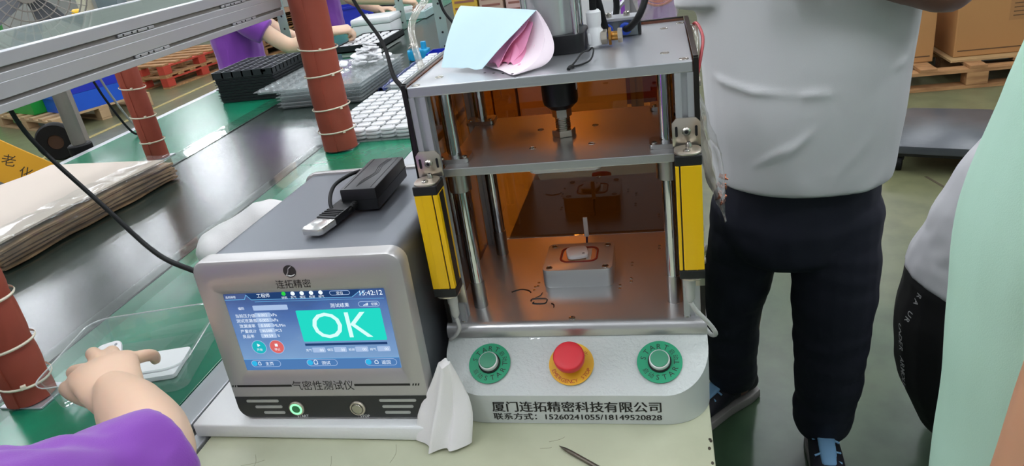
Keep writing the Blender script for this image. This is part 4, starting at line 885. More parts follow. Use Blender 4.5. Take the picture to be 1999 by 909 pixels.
# clear blister stack
BLI = clear('blister_plastic', (.93, .95, .95, 1), gloss=.03, boost=1.1, rough=.07, haze=.17, hazecol='#dfe2e2')
for k in range(6):
    z = TOP + .0012 + k * .0135; dx = R.uniform(-.008, .008); dy = R.uniform(-.008, .008); ex = -.10 if k == 5 else 0
    t = thing('blister_tray', 'clear blister tray, ' + ['lowest', 'second lowest', 'third from the belt', 'third from the top', 'second from the top', 'topmost'][k] + ' of the clear stack' + (' holding a heap of trackers' if k == 5 else ' behind the foam post'), 'tray', (-1.24, 2.12, z), 'clear blister trays stacked on the belt')
    x0, x1, y0, y1 = -1.43 + dx + ex, -1.05 + dx, 1.86 + dy, 2.42 + dy
    m = MB(); m.box(x0, x1, y0, y1, z + .010, z + .0125); m.box(x0 + .012, x1 - .012, y0 + .012, y1 - .012, z, z + .010, .002); m.build('tray_shell', BLI, t)
    if k == 5:
        m = MB()
        for i in range(7):
            for j in range(10): cx = x0 + .035 + i * .066; cy = y0 + .03 + j * .054; m.lathe((cx, cy, z + .0126), (0, 0, 1), [(.024, 0), (.019, .007), (.017, .007)], 8, cap=False)
        m.build('blister_cups', BLI, t)
ZT = TOP + .0012 + 5 * .0135 + .021
heap = []
for k in range(48):
    r_ = abs(R.gauss(0, .055)); a = R.uniform(0, 6.28); x = -1.145 + r_ * math.cos(a) * .9; y = 2.24 + r_ * math.sin(a) * 1.1
    z = ZT + .004 + max(0, .085 - .75 * r_) * R.random()
    tracker(Matrix.Translation((x, y, z)) @ Matrix.Rotation(R.uniform(0, 6.28), 4, 'Z') @ Matrix.Rotation(R.uniform(-.5, .5), 4, 'X') @ Matrix.Rotation(R.uniform(-.35, .35), 4, 'Y'), 'white tracker lying loose in the heap on the clear blister tray', 'trackers heaped on the clear trays')
# trays of trackers
def tracker_tray(x0, y0, nx, ny, layers, label, grp):
    px, py = .0535, .0565
    for L in range(layers):
        z = TOP + .0012 + L * .0125
        t = thing('tracker_tray', label + (', topmost of three' if L == layers - 1 else ', middle of three' if L else ', lowest of three'), 'tray', (x0 + nx * px / 2, y0 + ny * py / 2, z), grp)
        MB().box(x0 - .012, x0 + nx * px + .012, y0 - .012, y0 + ny * py + .012, z, z + .0022, .0006).build('tray_sheet', BLI, t)
        for i in range(nx):
            for j in range(ny):
                if L < layers - 1 and not (j == 0 or i == 0): continue
                M = Matrix.Translation((x0 + px * (i + .5), y0 + py * (j + .5), z + .0026)) @ Matrix.Rotation(R.gauss(0, .05), 4, 'Z') @ Matrix.Scale(1.14, 4)
                tracker(M, 'white tracker in the top layer of the ' + grp if L == layers - 1 else 'white tracker in a lower layer of the ' + grp, 'trackers in the ' + grp)
tracker_tray(-1.0, 1.315, 7, 10, 3, 'clear tray of white trackers behind the press', 'near tracker trays'); tracker_tray(-.985, 1.985, 6, 11, 3, 'clear tray of white trackers further along the mat', 'far tracker trays')
# black tray with white trackers, white bins, striped tray
t = thing('sorting_tray', 'black tray filled with white trackers beside the worker fist', 'tray', (-1.45, 3.1, TOP)); MB().box(-1.62, -1.36, 2.93, 3.36, -.085, -.078).build('tray_base', BT, t)
for a in ((-1.62, -1.612, 2.93, 3.36), (-1.368, -1.36, 2.93, 3.36), (-1.612, -1.368, 2.93, 2.938), (-1.612, -1.368, 3.352, 3.36)): MB().box(*a, -.085, -.048).build('tray_wall', BT, t)
MB().box(-1.60, -1.38, 2.95, 3.34, TOP + .0012, -.0855, .004).build('riser', mat('pale_green_plastic', '#cfd8d0', .5), t)
for i in range(4):
    for j in range(7): tracker(Matrix.Translation((-1.582 + .061 * i, 2.965 + .058 * j, -.058)) @ Matrix.Scale(1.15, 4), 'white tracker in the black sorting tray by the fist', 'trackers in the black sorting tray')
for k, (x, y, z, lb) in enumerate(((-1.66, 3.72, TOP, 'white plastic carton beside the pale slotted steel post'),)):
    t = thing('white_carton', lb, 'carton', (x, y, z)); MB().box(x - .13, x + .13, y - .11, y + .11, z + .0012, z + .075, .008).build('body', WHITEP, t, 40); MB().box(x - .137, x + .137, y - .117, y + .117, z + .0755, z + .118, .014).build('lid', WHITEP, t, 40)
t = thing('striped_tray', 'pale green tray with dark slots behind the clear air hose', 'tray', (-1.6, 4.45, TOP)); MB().box(-1.78, -1.48, 4.2, 4.65, TOP + .0012, TOP + .05, .004).build('body', mat('pale_teal', '#9fb9b6', .5), t)
for k in range(6): MB().box(-1.76, -1.50, 4.23 + k * .068, 4.262 + k * .068, TOP + .0505, TOP + .056).build('slot_bar', WHITEP, t); MB().box(-1.76, -1.50, 4.265 + k * .068, 4.292 + k * .068, TOP + .0505, TOP + .0515).build('dark_slot', BLACKP, t)
# blue bottle and bins
t = thing('blue_jar', 'bright blue plastic jar with steel pump cap on the belt', 'jar', (-1.06, 2.68, TOP))
MB().prism(rrect(.11, .075, .02), TOP + .0012, TOP + .05, .008, Matrix.Translation((-1.06, 2.68, 0))).build('body', CYANP, t, 40); MB().lathe((-1.085, 2.68, TOP + .05), (0, 0, 1), [(.022, 0), (.026, .012), (.012, .02), (.02, .028), (.004, .034)], 16).build('pump_cap', STEEL, t, 40); MB().cyl((-1.03, 2.68, TOP + .05), (-1.03, 2.68, TOP + .085), .014, seg=14).build('spout', CYANP, t, 40)
t = thing('blue_bin', 'small deep blue open bin beside the blue jar', 'bin', (-.95, 2.66, TOP))
for a in ((-1.0, -.90, 2.60, 2.606), (-1.0, -.90, 2.714, 2.72), (-1.0, -.994, 2.606, 2.714), (-.906, -.90, 2.606, 2.714)): MB().box(*a, TOP + .0012, TOP + .035).build('side', BLUED, t)
MB().box(-.994, -.906, 2.606, 2.714, TOP + .0012, TOP + .004).build('base', BLUED, t)
t = thing('blue_film_roll', 'dark blue folded film lying between the clear trays', 'film', (-1.02, 2.3, TOP)); MB().grid(lambda u, v: V(-1.04 + .03 * u, 2.0 + .55 * v, TOP + .004 + .022 * math.sin(3.1 * u) + .006 * noise.noise(V(u * 3, v * 9, 0))), 8, 24, .002).build('film_sheet', mat('navy_film', '#22306e', .25, coat=.4), t, 60)
# perforated angle posts
def angle_post(x, y, z1, lb):
    t = thing('slotted_angle_post', lb, 'post', (x, y, TOP)); MB().box(x, x + .055, y, y + .003, TOP + .0012, z1).build('flange', GREYGR, t); MB().box(x, x + .003, y + .003, y + .05, TOP + .0012, z1).build('flange', GREYGR, t)
    z = TOP + .04
    while z < min(z1 - .03, .6): MB().cyl((x + .028, y - .0008, z), (x + .028, y, z), .006, seg=10).build('hole', BLACKM, t); z += .07
angle_post(-.965, 2.74, .9, 'tall grey green slotted angle post left of the paper forms'); angle_post(-1.55, 3.82, .9, 'pale slotted angle post beside the white cartons'); angle_post(-1.98, 3.05, .25, 'short grey green slotted angle post behind the worker arm')
m = MB(); m.tube([(-.90, 2.72, .42), (-.915, 2.70, .25), (-.90, 2.68, .12), (-.84, 2.66, .03), (-.78, 2.64, -.06)], .007, 8, 8); tag(m.build('black_wire', BLACKR, None, 60), 'black wire hanging beside the tall slotted angle post', 'cable')
# thin leads hanging behind the far mat
for x, y, m_, lb in ((-2.0, 1.62, BLACKR, 'black hanging lead behind the far mat'), (-2.02, 1.68, mat('grey_lead', '#8a8a86', .5), 'grey hanging lead behind the far mat')):
    q = MB(); q.tube([(x - .03, y - .12, .36), (x - .01, y - .06, .2), (x, y - .02, .05), (x + .03, y + .02, TOP + .02), (x + .06, y + .06, TOP + .0075)], .0045, 8, 8); tag(q.build('hanging_lead', m_, None, 60), lb, 'cable')
t = thing('stand_pole', 'grey steel stand pole with black rubber sleeve beyond the far mat', 'pole', (-2.2, 1.60, FLOOR))
MB().cyl((-2.2, 1.60, -.16), (-2.2, 1.60, .30), .027, seg=20).build('tube', mat('worn_grey_steel', '#8a857c', .4, .6), t, 40); MB().lathe((-2.2, 1.60, -.165), (0, 0, 1), [(.034, -.03), (.044, 0), (.046, .05), (.040, .055)], 20).build('rubber_sleeve', BLACKR, t, 40)
MB().cyl((-2.2, 1.60, FLOOR + .02), (-2.2, 1.60, -.19), .03, seg=16).build('lower_tube', BLACKM, t, 40); MB().lathe((-2.2, 1.60, FLOOR), (0, 0, 1), [(.22, 0), (.22, .012), (.05, .03)], 28).build('foot', BLACKM, t, 40)
t = thing('grey_case', 'small grey plastic case at the far edge of the mat', 'case', (-1.98, .86, TOP)); MB().box(-2.04, -1.93, .70, .92, TOP + .0012, TOP + .06, .006).build('body', mat('mid_grey', '#8b9094', .5), t); MB().box(-2.042, -1.928, .698, .922, TOP + .0605, TOP + .075, .004).build('lid', mat('pale_grey', '#a9aeb2', .5), t)
t = thing('colour_tape', 'red and blue tape roll beside the small grey case', 'tape', (-1.97, 1.02, TOP)); MB().lathe((-1.97, 1.02, TOP + .0012), (0, 0, 1), [(.018, 0), (.03, 0), (.03, .018), (.018, .018), (.018, 0)], 20, cap=False).build('roll', mat('red_tape', '#a8352e', .4), t, 40); MB().lathe((-1.97, 1.02, TOP + .019), (0, 0, 1), [(.018, 0), (.029, 0), (.029, .014), (.018, .014), (.018, 0)], 20, cap=False).build('roll', BLUED, t, 40)

# ================================================================== background on the floor
def pallet(x, y, rot, w_, d_, lb, grp, m=WOOD, endm=None, z0=FLOOR, nb=7):
    t = thing('wooden_pallet', lb, 'pallet', (x, y, z0), grp); M = Matrix.Translation((x, y, z0)) @ Matrix.Rotation(rot, 4, 'Z')
    for j in range(3):
        yy = -d_ / 2 + .05 + (d_ - .1) * j / 2
        MB().box(-w_ / 2, w_ / 2, yy - .05, yy + .05, .001, .02).build('bottom_board', m, t, M=M)
        for i in range(3): xx = -w_ / 2 + .06 + (w_ - .12) * i / 2; MB().box(xx - .06, xx + .06, yy - .05, yy + .05, .0205, .10, .004).build('block', endm if endm and (j == 0 or i == 0) else m, t, M=M)
        MB().box(-w_ / 2, w_ / 2, yy - .05, yy + .05, .1005, .12).build('stringer', endm if endm and j == 0 else m, t, M=M)
    for i in range(nb): xx = -w_ / 2 + .05 + (w_ - .1) * i / (nb - 1); MB().box(xx - .048, xx + .048, -d_ / 2, d_ / 2, .1205, .14, .002).build('deck_board', m, t, M=M)
    return t
pallet(2.0, 4.42, 0, 1.75, 1.0, 'wooden pallet carrying the cardboard boxes on the right', None)
def carton(x0, x1, y0, y1, z0, z1, lb, print_=False):
    t = thing('cardboard_box', lb, 'box', ((x0 + x1) / 2, (y0 + y1) / 2, z0)); MB().box(x0, x1, y0, y1, z0 + .0005, z1, .006).build('carton_body', CARD, t); MB().box(x0 + .01, x1 - .01, (y0 + y1) / 2 - .03, (y0 + y1) / 2 + .03, z1, z1 + .001).build('tape_strip', mat('tan_tape', '#c29a62', .3), t)
    if print_:
        l = MB().box(x1 - .40, x1 - .16, y0 - .001, y0, z0 + .20, z0 + .335).build('print_label', mat('faded_print', '#a5794b', .7), t); M = frame((x1 - .28, y0 - .0015, z0 + .27), (1, 0, 0), (0, 0, 1)); PR = mat('faint_ink', '#5d432a', .7); m = MB()
        for j in range(5): m.mesh([V(-.1, .05 - j * .024, 0), V(-.1 + .09 + .05 * ((j * 7) % 3) / 2, .05 - j * .024, 0), V(-.1 + .09 + .05 * ((j * 7) % 3) / 2, .056 - j * .024, 0), V(-.1, .056 - j * .024, 0)], [(0, 1, 2, 3)], M)
        for j in range(12): m.mesh([V(.085, -.05 + j * .0085, 0), V(.105, -.05 + j * .0085, 0), V(.105, -.046 + j * .0085, 0), V(.085, -.046 + j * .0085, 0)], [(0, 1, 2, 3)], M)
        m.build('print', PR, l)
    MB().box(x0 + .02, x1 - .02, y0 - .0008, y0, z0 + .035, z0 + .042).build('printed_line', mat('faint_ink', '#5d432a', .7), t)
ZP = FLOOR + .1405
MB_ = MB().box(1.88, 2.86, 4.03, 4.85, ZP, ZP + .012); tag(MB_.build('plywood_sheet', mat('plywood', '#b99a6c', .6), None), 'plywood sheet under the printed cardboard box', 'board')
carton(1.16, 1.80, 4.10, 4.75, ZP, ZP + .55, 'plain cardboard box on the pallet behind the white polo'); carton(1.915, 2.6, 4.10, 4.75, ZP + .0125, ZP + .56, 'cardboard box with printed label on the pallet', True)
# black dolly
t = thing('black_dolly', 'black plastic moving dolly on castors in front of the pallet', 'dolly', (1.45, 2.8, FLOOR)); M = Matrix.Translation((1.46, 2.82, FLOOR)) @ Matrix.Rotation(math.radians(-22), 4, 'Z')
DK = mat('scuffed_black_plastic', '#43484d', .32, bump=.2, bscale=40, mix='#565a5d', mscale=9, mlo=.45, mhi=.8)
dk = MB().prism(rrect(.46, .62, .06), .105, .14, .006).build('deck', DK, t, 40, M=M); MB().prism(rrect(.42, .58, .05), .085, .1045, .003).build('under_frame', BLACKP, t, M=M)
for sx_ in (-1, 1):
    for sy_ in (-1, 1):
        w2 = MB().cyl((sx_ * .17 - .016, sy_ * .24, .038), (sx_ * .17 + .016, sy_ * .24, .038), .0375, seg=22).build('castor_wheel', BLACKR, t, 40, M=M); MB().box(sx_ * .17 - .024, sx_ * .17 + .024, sy_ * .24 - .02, sy_ * .24 + .02, .055, .086, .003).build('castor_fork', BLACKM, t, M=M)
# left pallets and crates
pallet(-5.95, 5.62, math.radians(-25), 1.35, 1.0, 'pale wooden pallet under the blue and green crates', None, mat('pale_wood', '#b79a74', .7))
def crate(x, y, rot, w_, d_, z0, h, m, lb):
    t = thing('plastic_crate', lb, 'crate', (x, y, z0)); M = Matrix.Translation((x, y, z0)) @ Matrix.Rotation(rot, 4, 'Z')
    for (a, b, c_, d2) in ((-w_ / 2, w_ / 2, -d_ / 2, -d_ / 2 + .012), (-w_ / 2, w_ / 2, d_ / 2 - .012, d_ / 2), (-w_ / 2, -w_ / 2 + .012, -d_ / 2 + .012, d_ / 2 - .012), (w_ / 2 - .012, w_ / 2, -d_ / 2 + .012, d_ / 2 - .012)): MB().box(a, b, c_, d2, .001, h).build('side', m, t, M=M)
    MB().box(-w_ / 2 + .012, w_ / 2 - .012, -d_ / 2 + .012, d_ / 2 - .012, .001, .012).build('base', m, t, M=M); MB().box(-w_ / 2 - .012, w_ / 2 + .012, -d_ / 2 - .012, -d_ / 2, h - .03, h).build('rim', m, t, M=M); MB().box(.08, .18, -d_ / 2 - .004, -d_ / 2, h * .45, h * .7).build('label_plate', WHITEP, t, M=M)
a = math.radians(-25)
rotv = lambda x, y: (-5.95 + x * math.cos(a) - y * math.sin(a), 5.62 + x * math.sin(a) + y * math.cos(a))
x, y = rotv(.40, .0); crate(x, y, a, .5, .62, ZP, .17, BLUEC, 'blue plastic crate on the pale pallet, lower of two'); crate(x, y, a, .5, .62, ZP + .171, .17, BLUED, 'deep blue plastic crate stacked on the blue crate')
x, y = rotv(-.27, -.12); crate(x, y, a, .78, .6, ZP, .2, GREENC, 'green plastic crate on the pale pallet under the shelf')
for k in range(2): pallet(-5.75, 7.25, math.radians(80), 1.25, .8, ('upper' if k else 'lower') + ' red painted pallet of the two stacked beyond conveyor', 'red pallets', WOOD, REDP, FLOOR + k * .1405)
for k in range(2): pallet(-5.3, 8.75, math.radians(72), 1.2, .9, ('upper' if k else 'lower') + ' dark old pallet under the flattened cardboard', 'old pallets', WOODD, None, FLOOR + k * .1405)
t = thing('flattened_cardboard', 'heap of flattened brown cardboard on the old pallets', 'cardboard', (-5.3, 8.75, FLOOR + .281))
for k in range(8):
    dx, dy = R.uniform(-.05, .05), R.uniform(-.05, .05); M = Matrix.Translation((-5.3 + dx, 8.75 + dy, FLOOR + .282 + k * .028)) @ Matrix.Rotation(math.radians(72 + R.uniform(-4, 4)), 4, 'Z')
    q = MB().grid(lambda u, v: V((u - .5) * 1.15, (v - .5) * .85, .012 + .012 * noise.noise(V(u * 3, v * 3, k))), 10, 8, .006); q.build('cardboard_sheet', WOODD if k % 2 else CARD, t, M=M)
for k, (x, y) in enumerate(((-4.1, 9.2), (-3.1, 9.4))): crate(x, y, .3, .6, .45, FLOOR + .001, .42, BLUED, ('left' if k == 0 else 'right') + ' deep blue crate on the floor behind the worker fist')
t = thing('black_sack', 'black sack slumped between the two deep blue crates', 'sack', (-3.55, 8.9, FLOOR)); m = MB(); limb(m, [((-3.55, 8.9, FLOOR + .16), .22, .16), ((-3.55, 8.9, FLOOR + .36), .16, .12)], (1, 0, 0)); fuse(m, 'sack_body', BLACKT, t, .02, 3, wrinkle=.03, wscale=7)
# yellow sign board and cart
t = thing('yellow_cart_board', 'yellow board with two black characters leaning on the floor', 'sign', (-4.55, 3.4, FLOOR)); M = frame((-4.62, 3.40, FLOOR + .19), (.62, .40, -.62), (.25, .30, .55))
yb = MB().prism([(-.30, -.13), (.34, -.15), (.34, .12), (-.30, .16)], 0, .03, .004, M).build('board', mat('sign_yellow', '#e0a21c', .45), t); m = MB(); put_text(m, '老', M, .02, .03, h=.085, z=.0312, rot=.25); put_text(m, '化', M, .15, -.01, h=.085, z=.0312, rot=.25); m.build('lettering', mat('brush_black', '#3a2a12', .6), yb)
MB().box(-4.8, -4.5, 3.30, 3.62, FLOOR, FLOOR + .05).build('stand_base', BLACKP, t)
t = thing('rubber_wheel', 'black rubber wheel lying behind the yellow board', 'wheel', (-4.55, 3.95, FLOOR)); MB().lathe((-4.7, 4.0, FLOOR + .16), (.5, -1, 0), [(.06, -.04), (.14, -.04), (.155, -.02), (.155, .02), (.14, .04), (.06, .04), (.06, -.04)], 28, cap=False).build('tyre', BLACKR, t, 40); MB().lathe((-4.7, 4.0, FLOOR + .16), (.5, -1, 0), [(.059, -.03), (.059, .03)], 20).build('hub', mat('rust_hub', '#4a3426', .6, .4), t)
# floor fan
FC = V(-3.75, 3.28, .46); FD = V(.62, -.78, -.05).normalized(); t = thing('floor_fan', 'large grey caged floor fan behind the overhead shelf', 'fan', (FC.x, FC.y, FLOOR)); FG = mat('fan_grey', '#9a948c', .4, .3); FM = frame(FC, V(0, 0, 1).cross(FD), (0, 0, 1))
for r_, z in ((.33, 0), (.33, .06), (.30, .085), (.24, .1), (.18, .105), (.12, .108)): MB().torus(FC + FD * z, FD, r_, .0045, 44, 6).build('cage_ring', FG, t, 60)
for k in range(28):
    a = 2 * math.pi * k / 28; e = (FM.to_3x3() @ V(math.cos(a), math.sin(a), 0)); MB().tube([FC + e * .07 + FD * .108, FC + e * .2 + FD * .105, FC + e * .3 + FD * .085, FC + e * .332 + FD * .05, FC + e * .33], .0026, 5, 3).build('cage_wire', FG, t)
MB().lathe(FC + FD * .10, FD, [(.075, 0), (.07, .012), (0, .016)], 20).build('hub_plate', FG, t, 40); MB().lathe(FC - FD * .08, FD, [(.06, 0), (.06, .10), (.04, .12)], 20).build('motor', BLACKM, t, 40)
for k in range(4):
    a = 2 * math.pi * k / 4 + .4; e = FM.to_3x3() @ V(math.cos(a), math.sin(a), 0); g = FD.cross(e); MB().grid(lambda u, v: FC + FD * (.03 + (v - .5) * .05) + e * (.05 + .24 * u) + g * ((v - .5) * (.10 + .08 * u)), 6, 6, .003).build('blade', mat('fan_blade', '#6d7076', .4), t, 60)
MB().cyl(FC - FD * .05, V(FC.x, FC.y, FLOOR + .03) - FD * .05, .022, seg=14).build('column', FG, t, 40); MB().lathe(V(FC.x, FC.y, FLOOR) - FD * .05, (0, 0, 1), [(.28, 0), (.28, .02), (.05, .04)], 28).build('foot', BLACKM, t, 40)
t = thing('green_bin', 'tall green plastic bin behind the floor fan', 'bin', (-7.35, 6.1, FLOOR)); M = Matrix.Translation((-7.35, 6.1, FLOOR)) @ Matrix.Rotation(.6, 4, 'Z'); m = MB(); rs = [m.ring([V(x, y, z) for x, y in rrect(w_, w_ * .8, .05, 4)]) for w_, z in ((.5, 0), (.6, 1.05), (.64, 1.05), (.64, 1.12))]; m.skin(rs); m.build('body', GREENC, t, 40, M=M); MB().box(-.31, .31, -.26, .26, 1.1205, 1.16, .01).build('lid', GREENC, t, M=M)
t = thing('cream_stand', 'cream upright stand with grey control box beyond the shelf', 'stand', (-6.62, 7.1, FLOOR)); MB().box(-6.69, -6.57, 7.05, 7.17, FLOOR + .021, .75, .004).build('upright', mat('cream_paint', '#d8d2bd', .5), t); MB().box(-6.49, -6.2, 7.12, 7.3, .05, .55, .01).build('control_box', mat('blue_grey_box', '#7f8d94', .5), t, 40); MB().cyl((-6.69, 7.1, .06), (-6.8, 7.08, .06), .05, seg=12).build('yellow_knob', YEL, t, 40); MB().box(-6.57, -6.49, 7.14, 7.18, .35, .39).build('arm', STEEL, t); MB().box(-6.87, -6.3, 6.9, 7.35, FLOOR, FLOOR + .02).build('foot', BLACKM, t)
# behind the press: printed cartons, white board, frame, cable bag
for k, (x0, x1, lb, col) in enumerate(((-.45, -.375, 'yellow edged printed carton behind the paper forms', '#c9a63c'), (-.37, -.30, 'pale printed carton with brown lines behind the forms', '#b9a08f'), (-.292, -.20, 'pink printed carton beside the press cylinder', '#c7a8a4'))):
    t = thing('printed_carton', lb, 'carton', (x0, 1.3, TOP)); MB().box(x0, x1, 1.26, 1.36, TOP + .0012, .34, .003).build('carton_body', mat('carton_%d' % k, col, .5), t)
    for j in range(5): MB().box(x0 + .008, x1 - .008, 1.2592, 1.26, .22 + j * .018, .226 + j * .018).build('printed_line', mat('carton_ink', '#8a5a50', .6), t)
t = thing('white_board_sheet', 'white sheet board standing behind the air hoses', 'board', (-.02, .98, TOP)); MB().box(-.10, .045, .98, .99, TOP + .0012, .42).build('sheet', WHITEP, t); MB().box(-.11, .055, .975, .995, .42, .43).build('clip', STEEL, t)
t = thing('aluminium_stand', 'aluminium bracket stand behind the valve block', 'stand', (.08, .95, TOP)); extrusion(.058, .93, TOP + .001, .46, .03).build('upright', None, t); MB().tube([(.0, .94, .235), (.07, .94, .30)], .006, 6, 0).build('brace', ALUX, t); MB().box(-.02, .10, .93, .96, .43, .46).build('crossbar', ALUX, t)
t = thing('cable_bag', 'clear bag of orange cable hanging beside the aluminium stand', 'bag', (.14, .9, .2)); ORG = mat('orange_cable', '#d98468', .5)
for k in range(7): MB().torus((.135 + R.uniform(-.004, .004), .9 + k * .003, .325 + R.uniform(-.006, .006)), (R.uniform(-.1, .1), 1, R.uniform(-.1, .1)), .045 - .002 * k, .0022, 36, 6).build('cable_loop', ORG, t, 60)
m = MB()
for sg in (-1, 1): m.grid(lambda u, v: V(.135 + (u - .5) * .14 * (1 - .55 * max(0, .5 - v) * 2), .91 + sg * .022 * math.sin(math.pi * u) * math.sin(math.pi * min(1, v + .05)) + .006 * noise.noise(V(u * 6, v * 8, sg)), .215 + .23 * v), 14, 18)
m.build('bag_film', BAGP, t, 60); MB().tube([(.1, .94, .445), (.135, .91, .44)], .003, 6, 0).build('tie_string', TIE, t)
# PART_5
# ================================================================== people
def shoe(parent, heel, d, m=SHOEB):
    d = V(d[0], d[1], 0).normalized(); x = V(d.y, -d.x, 0); h = V(heel[0], heel[1], FLOOR)
    def q(f_, z, s_=0): return h + d * f_ + x * s_ + V(0, 0, z)
    so = MB(); pl = [(-.02, -.03), (.02, -.038), (.10, -.036), (.20, -.05), (.255, -.036), (.27, 0), (.255, .036), (.20, .046), (.10, .034), (.02, .038), (-.02, .03), (-.035, 0)]
    so.prism([(b_, a_) for a_, b_ in pl][::-1], .0005, .028, .004, frame(h, x, d)); s = so.build('shoe', SHOES, parent, 40)
    mb = MB(); limb(mb, [(q(.0, .058), .034, .034), (q(.06, .066), .036, .040), (q(.13, .058), .040, .034), (q(.20, .046), .043, .024), (q(.235, .042), .034, .017)], x); limb(mb, [(q(.018, .06), .036, .042), (q(.012, .105), .035, .040)], x)
    fuse(mb, 'upper', m, s, .005, 4)
    mb = MB(); limb(mb, [(q(.055, .112), .022, .008), (q(.09, .108), .022, .008), (q(.13, .094), .021, .008), (q(.165, .078), .018, .008)], x); fuse(mb, 'tongue', mat('pale_blue_tongue', '#7fb0d8', .6), s, .004, 3)
    for k in range(5):
        f_ = .06 + .024 * k; z = .124 - .0105 * k; sg = 1 if k % 2 else -1
        MB().tube([q(f_, z - .008, -.03), q(f_ + .006 * sg, z + .002, 0), q(f_ + .012 * sg, z - .008, .03)], .0028, 6, 4).build('lace', LACE, s, 60)
    MB().torus(q(.062, .126, -.006), d * .5 + V(0, 0, 1), .013, .0024, 18, 6).build('lace_loop', LACE, s, 60)
    return s
def torso_body(parent, mb, skin, name='body', voxel=.006): return fuse(mb, name, skin, parent, voxel, 4)

# --- person in the white polo, standing behind the table corner
A = thing('person', 'person in white polo and navy trousers standing right of the press', 'person', (.40, .72, FLOOR))
mb = MB(); limb(mb, [((.40, .62, -.10), .14, .10), ((.40, .61, .2), .15, .11), ((.40, .62, .45), .16, .10), ((.40, .63, .56), .07, .06), ((.40, .62, .66), .055, .055)])
for sg, el, wr in ((1, (.605, .485, .322), (.46, .42, .355)), (-1, (.228, .58, .37), (.32, .44, .47))):
    limb(mb, [((.40 + sg * .17, .62, .50), .055, .055), ((.40 + sg * .21, .56, .42), .05, .05), (el, .045, .043), (tuple((Vector(el) * .5 + Vector(wr) * .5)), .043, .04), (wr, .028, .024)], (0, 0, 1))
    hand_limbs(mb, wr, (-.9 * sg, -.1, .35), (0, -.9, .4), right=sg < 0, curls=(50, 50, 55, 55))
for sg in (0, 1): limb(mb, [((.485, .63, -.1), .07, .07), ((.485, .65, -.4), .055, .055), ((.49, .73, -.80), .035, .038)] if sg else [((.32, .66, -.1), .07, .07), ((.30, .78, -.45), .055, .055), ((.305, .915, -.80), .035, .038)])
torso_body(A, mb, SKIND); head(A, (.40, .61, .78), (-.15, -1, -.25), SKIND, HAIR)
mb = MB(); limb(mb, [((.401, .605, -.040), .170, .132), ((.402, .605, .01), .174, .136), ((.402, .605, .12), .184, .142), ((.402, .61, .30), .195, .138), ((.40, .615, .45), .185, .115), ((.40, .62, .54), .11, .075), ((.40, .62, .58), .07, .06)], n=7, seg=32, c0=.1)
limb(mb, [((.52, .62, .50), .075, .075), ((.60, .585, .44), .078, .075), ((.635, .55, .39), .075, .070)], (0, 0, 1), c1=.1); limb(mb, [((.28, .62, .50), .075, .075), ((.235, .60, .42), .062, .062), ((.222, .585, .31), .058, .058)], (0, 0, 1), c1=.1)
cr = lambda a, b, w_, amp: (V(*a), V(*b), w_, amp)
fuse(mb, 'polo_shirt', POLO, A, .006, 5, wrinkle=.0035, wscale=5, wdir=(1, 1, .5), ridges=[cr((.20, .56, .195), (.30, .485, .165), .007, .007), cr((.28, .492, .168), (.42, .465, .155), .007, .007), cr((.38, .465, .157), (.59, .53, .195), .007, .007), cr((.24, .50, -.015), (.35, .468, .06), .008, .008), cr((.345, .468, .04), (.39, .466, .09), .007, .006), cr((.375, .468, -.075), (.385, .468, -.01), .006, .004), cr((.44, .47, -.0), (.50, .48, .07), .010, .003), cr((.46, .47, -.075), (.56, .52, .0), .012, .004)])
mb = MB(); limb(mb, [((.402, .63, -.02), .158, .115), ((.400, .635, -.14), .166, .118), ((.405, .64, -.20), .14, .11)], c1=.5)
limb(mb, [((.48, .63, -.14), .092, .098), ((.483, .635, -.28), .092, .092), ((.486, .645, -.42), .085, .085), ((.49, .675, -.60), .076, .078), ((.492, .71, -.745), .070, .072), ((.492, .716, -.785), .060, .062)], c1=.1)
limb(mb, [((.315, .66, -.14), .090, .098), ((.296, .72, -.30), .080, .086), ((.283, .79, -.46), .070, .078), ((.284, .85, -.62), .067, .070), ((.290, .90, -.75), .066, .068), ((.290, .905, -.785), .056, .058)], c1=.1)
fuse(mb, 'trousers', NAVY, A, .006, 5, wrinkle=.006, wscale=8, wdir=(.6, .6, 1.6))
shoe(A, (.492, .745), (-.05, -1)); shoe(A, (.335, .945), (-.75, -.66))

# --- person in the mint shirt at the right, close by
C = thing('person', 'person in mint green shirt standing close at the right edge', 'person', (.57, -.24, FLOOR))
mb = MB(); limb(mb, [((.57, -.25, -.2), .15, .11), ((.57, -.25, .2), .15, .11), ((.60, -.26, .44), .13, .09), ((.62, -.26, .60), .06, .06), ((.63, -.26, .68), .055, .055)])
limb(mb, [((.50, -.37, .48), .048, .048), ((.41, -.44, .37), .045, .045), ((.383, -.452, .24), .044, .043), ((.372, -.44, .10), .042, .040), ((.355, -.41, -.04), .029, .026)], (1, 0, 0)); hand_limbs(mb, (.352, -.405, -.055), (-.2, .25, -1), (-.9, -.3, .1), right=False, curls=(25, 28, 32, 36))
limb(mb, [((.74, -.20, .48), .055, .055), ((.80, -.18, .22), .045, .045), ((.78, -.12, -.02), .03, .028)], (1, 0, 0)); hand_limbs(mb, (.78, -.115, -.035), (-.1, .2, -1), (1, .1, 0), right=True, curls=(25, 28, 32, 36))
for x in (.48, .66): limb(mb, [((x, -.24, -.2), .08, .08), ((x, -.22, -.80), .04, .042)])
torso_body(C, mb, SKINT); head(C, (.645, -.25, .80), (-.8, .5, -.25), SKINT, HAIR)
mb = MB(); limb(mb, [((.575, -.25, -.16), .192, .15), ((.575, -.25, .02), .196, .152), ((.576, -.255, .15), .206, .155), ((.580, -.255, .22), .212, .155), ((.598, -.258, .33), .205, .148), ((.605, -.26, .48), .18, .125), ((.62, -.26, .56), .10, .08), ((.625, -.26, .60), .07, .065)], n=7, seg=32, c0=.1)
